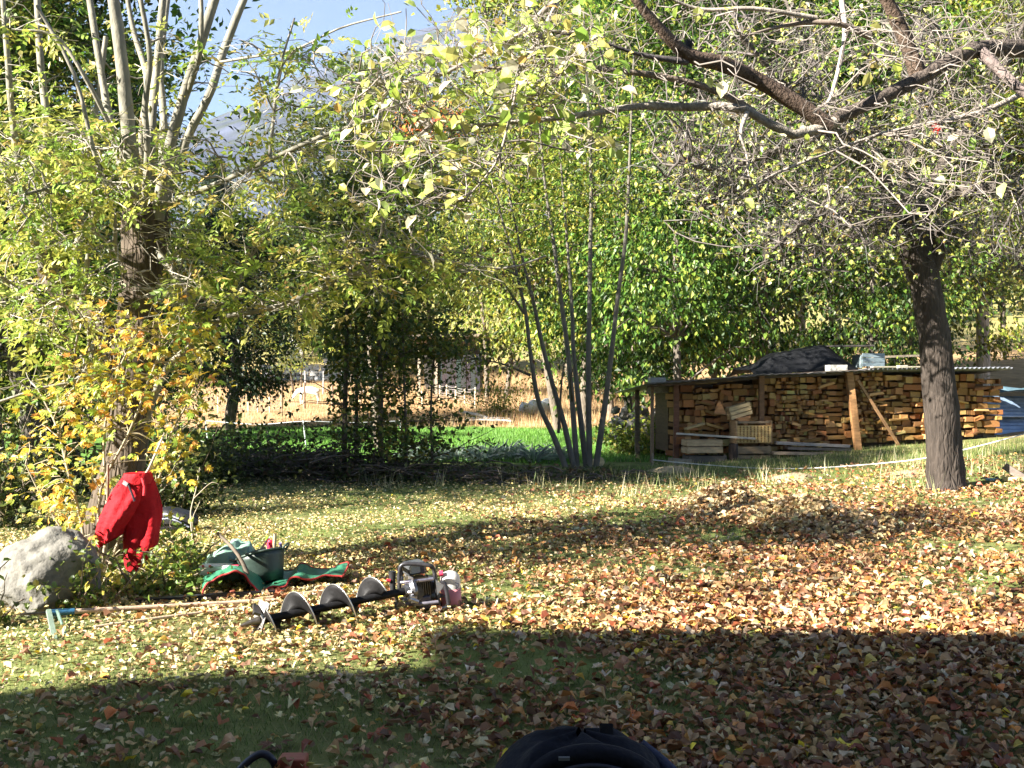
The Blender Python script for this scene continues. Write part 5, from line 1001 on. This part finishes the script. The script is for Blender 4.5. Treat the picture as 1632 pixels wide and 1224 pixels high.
single('pliers', G().tube([P(442, 885, 8.3), P(447, 872, 8.32), P(446, 866, 8.3)], .011, 8, (.09,.08,.2), n=8).tube([P(446, 888, 8.32), P(452, 876, 8.35)], .01, 8, (.5,.5,.55)), m_plastic, 'dark blue handled pliers at the right rim of the bucket', 'pliers', P(446, 884, 8.3), smooth=True)
single('axe_handle', G().tube([P(346, 850, 8.15), P(362, 865, 8.1), P(376, 881, 8.0), P(386, 897, 7.97), P(394, 916, 7.95)], [.012, .014, .013, .015, .018], 9, (.12,.095,.07), n=16), m_wood, 'grey brown curved tool shaft leaning on the left of the bucket', 'tool handle', P(392, 916, 7.95), smooth=True)

# poles and bars lying left of the auger
def lying(name, label, cat, a_, b_, ra, rb, col, mat, lift=.03, sides=8):
    A_, B_ = G0(*a_), G0(*b_); A_[2] += lift; B_[2] += lift; return single(name, G().tube([A_, (A_ + B_) / 2 + [0, .01, .004], B_], [ra, (ra + rb) / 2, rb], sides, col, n=8), mat, label, cat, (A_ + B_) / 2, smooth=True)
lying('wooden_pole', 'thin pale wooden pole lying below the long tool handle', 'pole', (150, 1008), (395, 976), .012, .012, (.5,.37,.25), m_wood)
lying('wooden_pole', 'brown wooden pole lying from the middle of the lawn to the auger blades', 'pole', (330, 976), (545, 946), .02, .016, (.42,.3,.19), m_wood)
A_, B_ = G0(215, 966), G0(455, 950); pl(A_ + [0, 0, .03], B_ + [0, 0, .03], .06, .035, (.022,.022,.028), 'long black iron bar lying just behind the wooden poles', 'iron bar', m_paint)
lying('wooden_pole', 'slim light pole resting behind the black bar, near the tarpaulin', 'pole', (440, 951), (548, 939), .013, .013, (.5,.4,.3), m_wood)
lying('wooden_pole', 'weathered grey pole end half hidden in leaves left of the black bar', 'pole', (185, 973), (330, 962), .012, .01, (.25,.2,.16), m_wood, .015)
# long-handled tool with green steel head
A_, B_ = G0(112, 990) + [0, 0, .06], G0(440, 964) + [0, 0, .03]; hd = thing('hand_cultivator', 'long-handled tool with a blue socket and green steel crossbars lying left', 'garden tool', A_)
part('handle', G().tube([A_, (A_ + B_) / 2, B_], [.017, .016, .015], 9, (.48,.34,.24), n=8), m_wood, hd, smooth=True); ee = nrm(A_ - B_)
part('socket', G().tube([A_ + ee * -.02, A_ + ee * .13], .022, 10, (.03,.11,.2)), m_paint, hd, smooth=True); part('tip', G().tube([A_ + ee * .13, A_ + ee * .3], [.012, .007], 8, (.14,.12,.1)), m_metal, hd, smooth=True)
part('crossbar', G().bar(P(76, 973, 6.72), P(86, 1021, 6.56), .03, .022, (.22,.29,.22)), m_paint, hd, bev=.004); part('crossbar', G().bar(P(91, 975, 6.85), P(103, 1012, 6.7), .012, .02, (.14,.22,.18)), m_paint, hd, bev=.003)
part('crossbar', G().bar(P(94, 990, 6.8), P(89, 973, 6.86), .01, .012, (.14,.22,.18)), m_paint, hd); part('hook', G().tube([P(86, 1021, 6.56), P(76, 1022, 6.54), P(70, 1012, 6.56)], .008, 7, (.22,.25,.24), n=10), m_metal, hd, smooth=True); part('hook', G().tube([P(103, 1012, 6.7), P(97, 1020, 6.55), P(90, 1023, 6.52)], .008, 7, (.22,.25,.24), n=10), m_metal, hd, smooth=True)

# ---------------------------------------------------------------- earth auger
T0 = P(400, 1004, 6.72); T0[2] = .07; E0 = P(648, 942, 7.22); au = thing('earth_auger', 'motor earth auger with black spiral bit and tubular frame lying on the leaves', 'earth auger', (T0 + E0) / 2 * [1, 1, 0])
axd = nrm(E0 - T0); LA = np.linalg.norm(E0 - T0); xx = nrm(np.cross(axd, [0, 0, 1.])); zz_ = np.cross(xx, axd); RA = np.stack([axd, -xx, zz_], 1)   # x along shaft, y away from camera-ish, z up
def U(x, y, z): return T0 + RA @ np.array([x, y, z])
part('shaft', G().tube([U(.03, 0, 0), U(LA, 0, 0)], .025, 16, (.01,.01,.011)), m_dull, au, smooth=True)
A_ = []; ph0 = 2.4
NT = 3.05; L0, L1 = .07, .86
for k in range(130):
    t_ = k / 129; th = ph0 + t_ * NT * 2 * pi; x = L0 + (L1 - L0) * t_; ro = .135
    A_.append([U(x - .012 * (j - 2) * 0, (.024 + (ro - .024) * q) * cos(th), (.024 + (ro - .024) * q) * sin(th)) for j, q in enumerate(np.linspace(0, 1, 5))])
part('spiral_blade', G().grid(np.array(A_), (.012,.0115,.012)), m_dull, au, smooth=True, thick=.005)
part('blade_edge', G().tube(np.array(A_)[:, -1], .0045, 5, (.45,.44,.42)), m_metal, au, smooth=True)
part('blade_sticker', G().grid(np.array(A_)[100:107, 1:4] + (RA @ np.array([-.006, -.002, 0])), (.6,.05,.12)), m_plastic, au)
part('point', G().tube([U(-.07, 0, -.01), U(.0, 0, 0), U(.05, 0, 0)], [.008, .02, .03], 10, (.16,.14,.12)), m_metal, au, smooth=True)
for sg in (1, -1): part('cutting_tooth', G().add((BOXV * [.05, .09, .02]) @ (RA @ euler(.5 * sg, .5, 0)).T + U(.04, .0, .07 * sg), BOXF, (.13,.12,.11)), m_metal, au, bev=.003)
part('fin', G().add((BOXV * [.012, .1, .24]) @ (RA @ euler(.2, .35, .5)).T + U(.05, 0, 0), BOXF, (.15,.14,.13)), m_metal, au, bev=.003)
DK2 = (.03,.03,.034)
def Q(px, py, dy=0): return P(px, py, 7.25 + dy)
def ptube(nm, pts, r_, col, mat=None, n=30, closed=False, par=None):
    pts = [Q(*p) for p in pts]; part(nm, G().tube(pts, r_, 10, col, n=n), mat or m_paint, par or au, smooth=True)
ptube('frame', [(637,948,0),(636,928,0),(637,908,0),(642,900,0),(655,899,0),(672,900,0),(685,902,0),(691,908,.02),(694,925,.03),(697,950,.03),(700,970,.03),(703,982,.03),(708,985,.03),(714,981,.03),(715,968,.03),(712,945,.03),(708,930,.03),(702,929,.03)], .0145, (.03,.029,.033), n=70)
ptube('frame', [(638,929,-.02),(660,927,-.03),(690,923,0)], .012, (.4,.37,.45), m_metal, 12); ptube('frame', [(646,963,-.04),(670,963,-.05),(698,960,-.02)], .013, (.16,.15,.18), m_paint, 12); ptube('frame', [(702,970,.02),(713,969,.02)], .011, (.4,.38,.42), m_metal, 6)
ptube('frame', [(638,929,.3),(660,927,.3),(690,923,.3),(694,930,.3),(700,965,.3)], .012, DK2, m_paint, 24); ptube('frame', [(637,905,0),(637,904,.15),(640,908,.3),(640,929,.3)], .0135, DK2, m_paint, 16); ptube('frame', [(700,968,.03),(700,968,.15),(700,965,.3)], .012, DK2, m_paint, 10)
part('gearbox', G().lathe([(0,0),(.04,0),(.05,.03),(.075,.05),(.075,.07),(0,.07)], np.stack([RA[:, 1], RA[:, 2], RA[:, 0]], 1), U(LA - .02, 0, 0), 20, (.15,.15,.16)), m_metal, au, smooth=False, bev=.003)
part('engine_block', G().add((BOXV * [.11, .15, .12]) @ RA.T + U(LA + .11, .05, .005), BOXF, (.12,.1,.08)), m_metal, au, bev=.01)
part('cylinder', G().tube([Q(664, 946, -.05), Q(664, 946, .14)], .048, 20, (.2,.18,.15)), m_metal, au, smooth=False, bev=.004)
for k in range(7): part('cooling_fin', G().add((BOXV * [.006, .17, .13]) @ RA.T + U(LA + .055 + k * .016, .04, .0), BOXF, (.1,.09,.07)), m_metal, au)
part('starter_housing', G().tube([U(LA + .17, .04, 0), U(LA + .21, .04, 0)], [.075, .06], 22, (.22,.22,.24)), m_metal, au, bev=.003); part('side_plate', G().add((BOXV * [.008, .14, .2]) @ RA.T + U(LA + .035, .03, -.01), BOXF, (.5,.5,.52)), m_metal, au, bev=.002)
part('warning_label', G().add(np.array([U(LA + .175, -.09, .06), U(LA + .235, -.09, .01), U(LA + .18, -.09, -.05)]), [[0, 2, 1]], (.75,.75,.75)), m_plastic, au)
part('air_filter', G().add((BOXV * [.13, .12, .085]) @ RA.T + U(LA + .115, .12, .12), BOXF, (.06,.065,.07)), m_plastic, au, bev=.015); part('filter_cover', G().add((BOXV * [.07, .02, .06]) @ RA.T + U(LA + .09, .045, .125), BOXF, (.3,.34,.34)), m_paint, au, bev=.006)
part('carburettor', G().add((BOXV * [.05, .05, .05]) @ RA.T + U(LA + .02, -.04, -.05), BOXF, (.33,.33,.35)).tube([U(LA - .01, -.05, -.04), U(LA + .05, -.06, -.075)], .016, 10, (.4,.4,.42)), m_metal, au, bev=.004); part('bolt', G().tube([U(LA - .01, -.05, .0), U(LA + .01, -.065, .0)], .012, 8, (.6,.6,.62)), m_metal, au)
part('base_plate', G().add((BOXV * [.26, .2, .012]) @ RA.T + U(LA + .14, .08, -.085), BOXF, (.03,.028,.03)), m_paint, au); part('exhaust', G().add((BOXV * [.09, .07, .09]) @ RA.T + U(LA + .1, -.03, -.09), BOXF, (.05,.04,.05)), m_paint, au, bev=.01)
hg_ = part('throttle_grip', G().tube([Q(626,945,.02), Q(625,925,.02), Q(625,911,.02)], [.019, .021, .027], 12, (.02,.02,.022)), m_plastic, au, smooth=True); part('trigger', G().tube([Q(621,926,.0), Q(616,925,-.01)], [.012, .009], 8, (.6,.03,.05)), m_plastic, hg_, smooth=True)
part('grip_bar', G().tube([Q(628,946,.05), Q(632,955,.1), Q(634,966,.12)], .014, 9, DK2, n=8), m_paint, au, smooth=True); part('foot_bar', G().tube([Q(630,960,-.02), Q(632,972,-.03), Q(640,975,-.03)], .01, 8, (.1,.1,.11), n=8), m_paint, au, smooth=True)
tank_c = P(718, 938, 7.42); up_ = nrm(np.array([-.06, 0, 1.])); xr_ = nrm(np.cross([0, 1., 0], up_)); RT = np.stack([xr_, np.cross(up_, xr_), up_], 1)
part('fuel_tank', G().lathe([(0,-.135),(.06,-.135),(.07,-.125),(.07,.0),(.07,.0)], RT, tank_c, 28, (.72,.3,.33), (1, .8)), m_fuel, au, smooth=True)
part('tank_top', G().lathe([(.07,.0),(.07,.06),(.066,.085),(.045,.11),(.02,.12),(0,.12)], RT, tank_c, 28, (.7,.68,.64), (1, .8)), m_fuel, au, smooth=True); part('fuel_cap', G().tube([P(700, 915, 7.38), P(706, 914, 7.38)], .02, 14, (.55,.03,.08)), m_plastic, au)
tm = G()
for a_, b_ in ((( 725,929),(731,931)),((731,931),(730,936)),((730,936),(726,939)),((726,939),(732,942)),((727,933),(727,937))): tm.bar(P(*a_, 7.36), P(*b_, 7.36), .004, .004, (.06,.07,.2))
part('tank_mark', tm, m_plastic, au)

# ---------------------------------------------------------------- backpack, hose and box at the bottom edge
bc = np.array([(925 - CX) / F * 3.55, 3.55, 0.0]); bp = thing('backpack', 'dark navy backpack standing in the shade at the bottom edge', 'backpack', bc)
prof = []
for i, q in enumerate(np.linspace(0, 1, 26)):
    z = .43 * q; wv = .30 * (1 - max(0, (q - .45) / .58) ** 2.2) ** .5 if q < 1 else .02; dv = .17 * (1 - max(0, (q - .5) / .53) ** 2.4) ** .5 if q < 1 else .02
    prof.append([[bc[0] + wv * (1 + .03 * sin(t_ * 5 + q * 8)) * np.sign(cos(t_)) * abs(cos(t_)) ** .75, bc[1] + dv * (1 + .04 * sin(t_ * 7)) * np.sign(sin(t_)) * abs(sin(t_)) ** .75, z + .01 * sin(t_ * 6 + q * 10)] for t_ in np.linspace(0, 2 * pi, 61)])
part('body', G().grid(np.array(prof), (.006,.007,.014)), m_cloth, bp, smooth=True)
def arc(cx_, y_, w_, z0, z1, n=24): return np.array([[bc[0] + cx_ + w_ * cos(t_), y_, z0 + (z1 - z0) * sin(t_)] for t_ in np.linspace(0, pi, n)])
part('lid', G().tube(arc(.03, bc[1] - .11, .25, .2, .40), np.full(24, .03), 10, (.006,.006,.012)), m_cloth, bp, smooth=True); part('piping', G().tube(arc(.03, bc[1] - .145, .24, .18, .372), .006, 6, (.05,.05,.07)), m_cloth, bp, smooth=True)
part('front_pocket', G().lathe([(0,.2),(.1,.18),(.18,.1),(.2,0),(.19,-.2)], None, (bc[0] + .04, bc[1] - .12, .16), 28, (.007,.009,.035), (1, .55)), m_cloth, bp, smooth=True)
part('handle_loop', G().bar([bc[0] + .085, bc[1] - .02, .38], [bc[0] + .087, bc[1] + .01, .455], .045, .012, (.01,.01,.012)), m_cloth, bp, bev=.004)
part('strap', G().tube([[bc[0] - .28, bc[1], .28], [bc[0] - .36, bc[1] - .02, .22], [bc[0] - .42, bc[1] - .03, .08], [bc[0] - .4, bc[1] - .02, .015]], .018, 8, (.01,.01,.012), n=18), m_cloth, bp, smooth=True)
part('strap', G().tube([[bc[0] + .2, bc[1] + .02, .38], [bc[0] + .3, bc[1], .3], [bc[0] + .38, bc[1] - .03, .2], [bc[0] + .44, bc[1] - .05, .02]], .022, 8, (.03,.035,.07), n=18), m_cloth, bp, smooth=True); part('buckle', G().box((bc[0] - .06, bc[1] - .15, .395), (.035, .01, .01), (.12,.12,.13)), m_plastic, bp); part('zip', G().tube([[bc[0] + .16, bc[1] - .1, .36], [bc[0] + .26, bc[1] - .13, .27], [bc[0] + .33, bc[1] - .13, .15]], .006, 6, (.35,.36,.38), n=12), m_metal, bp, smooth=True)
h = np.array([(417 - CX) / F * 4.3, 4.3, 0]); single('hose', G().tube([h + [-.12, 0, .0], h + [-.05, 0, .07], h + [.0, .0, .095], h + [.04, 0, .07], h + [.06, .02, 0]], .016, 10, (.012,.014,.03), n=26), m_plastic, 'loop of dark blue hose arching up at the bottom edge', 'hose', h, smooth=True)
h = np.array([(465 - CX) / F * 4.3, 4.32, .045]); single('tile', G().box(h, (.11, .09, .07), (.3,.07,.045)), m_plastic, 'orange red block with a dark seam at the bottom edge beside the hose', 'block', h, bev=.008)

# ---------------------------------------------------------------- air
import bmesh
hz = bpy.data.meshes.new('haze'); bm = bmesh.new(); bmesh.ops.create_cube(bm, size=1); bm.to_mesh(hz); bm.free()
ho = bpy.data.objects.new('haze', hz); COL.objects.link(ho); ho.scale = (2900, 2200, 780); ho.location = (100, 970, 385); ho['kind'] = 'stuff'
hm = bpy.data.materials.new('haze_material'); hm.use_nodes = True; t = hm.node_tree; t.nodes.clear(); vo = t.nodes.new('ShaderNodeVolumePrincipled'); vo.inputs['Density'].default_value = .00009; vo.inputs['Color'].default_value = (.75,.85,1,1)
oo = t.nodes.new('ShaderNodeOutputMaterial'); t.links.new(vo.outputs[0], oo.inputs['Volume']); hz.materials.append(hm)
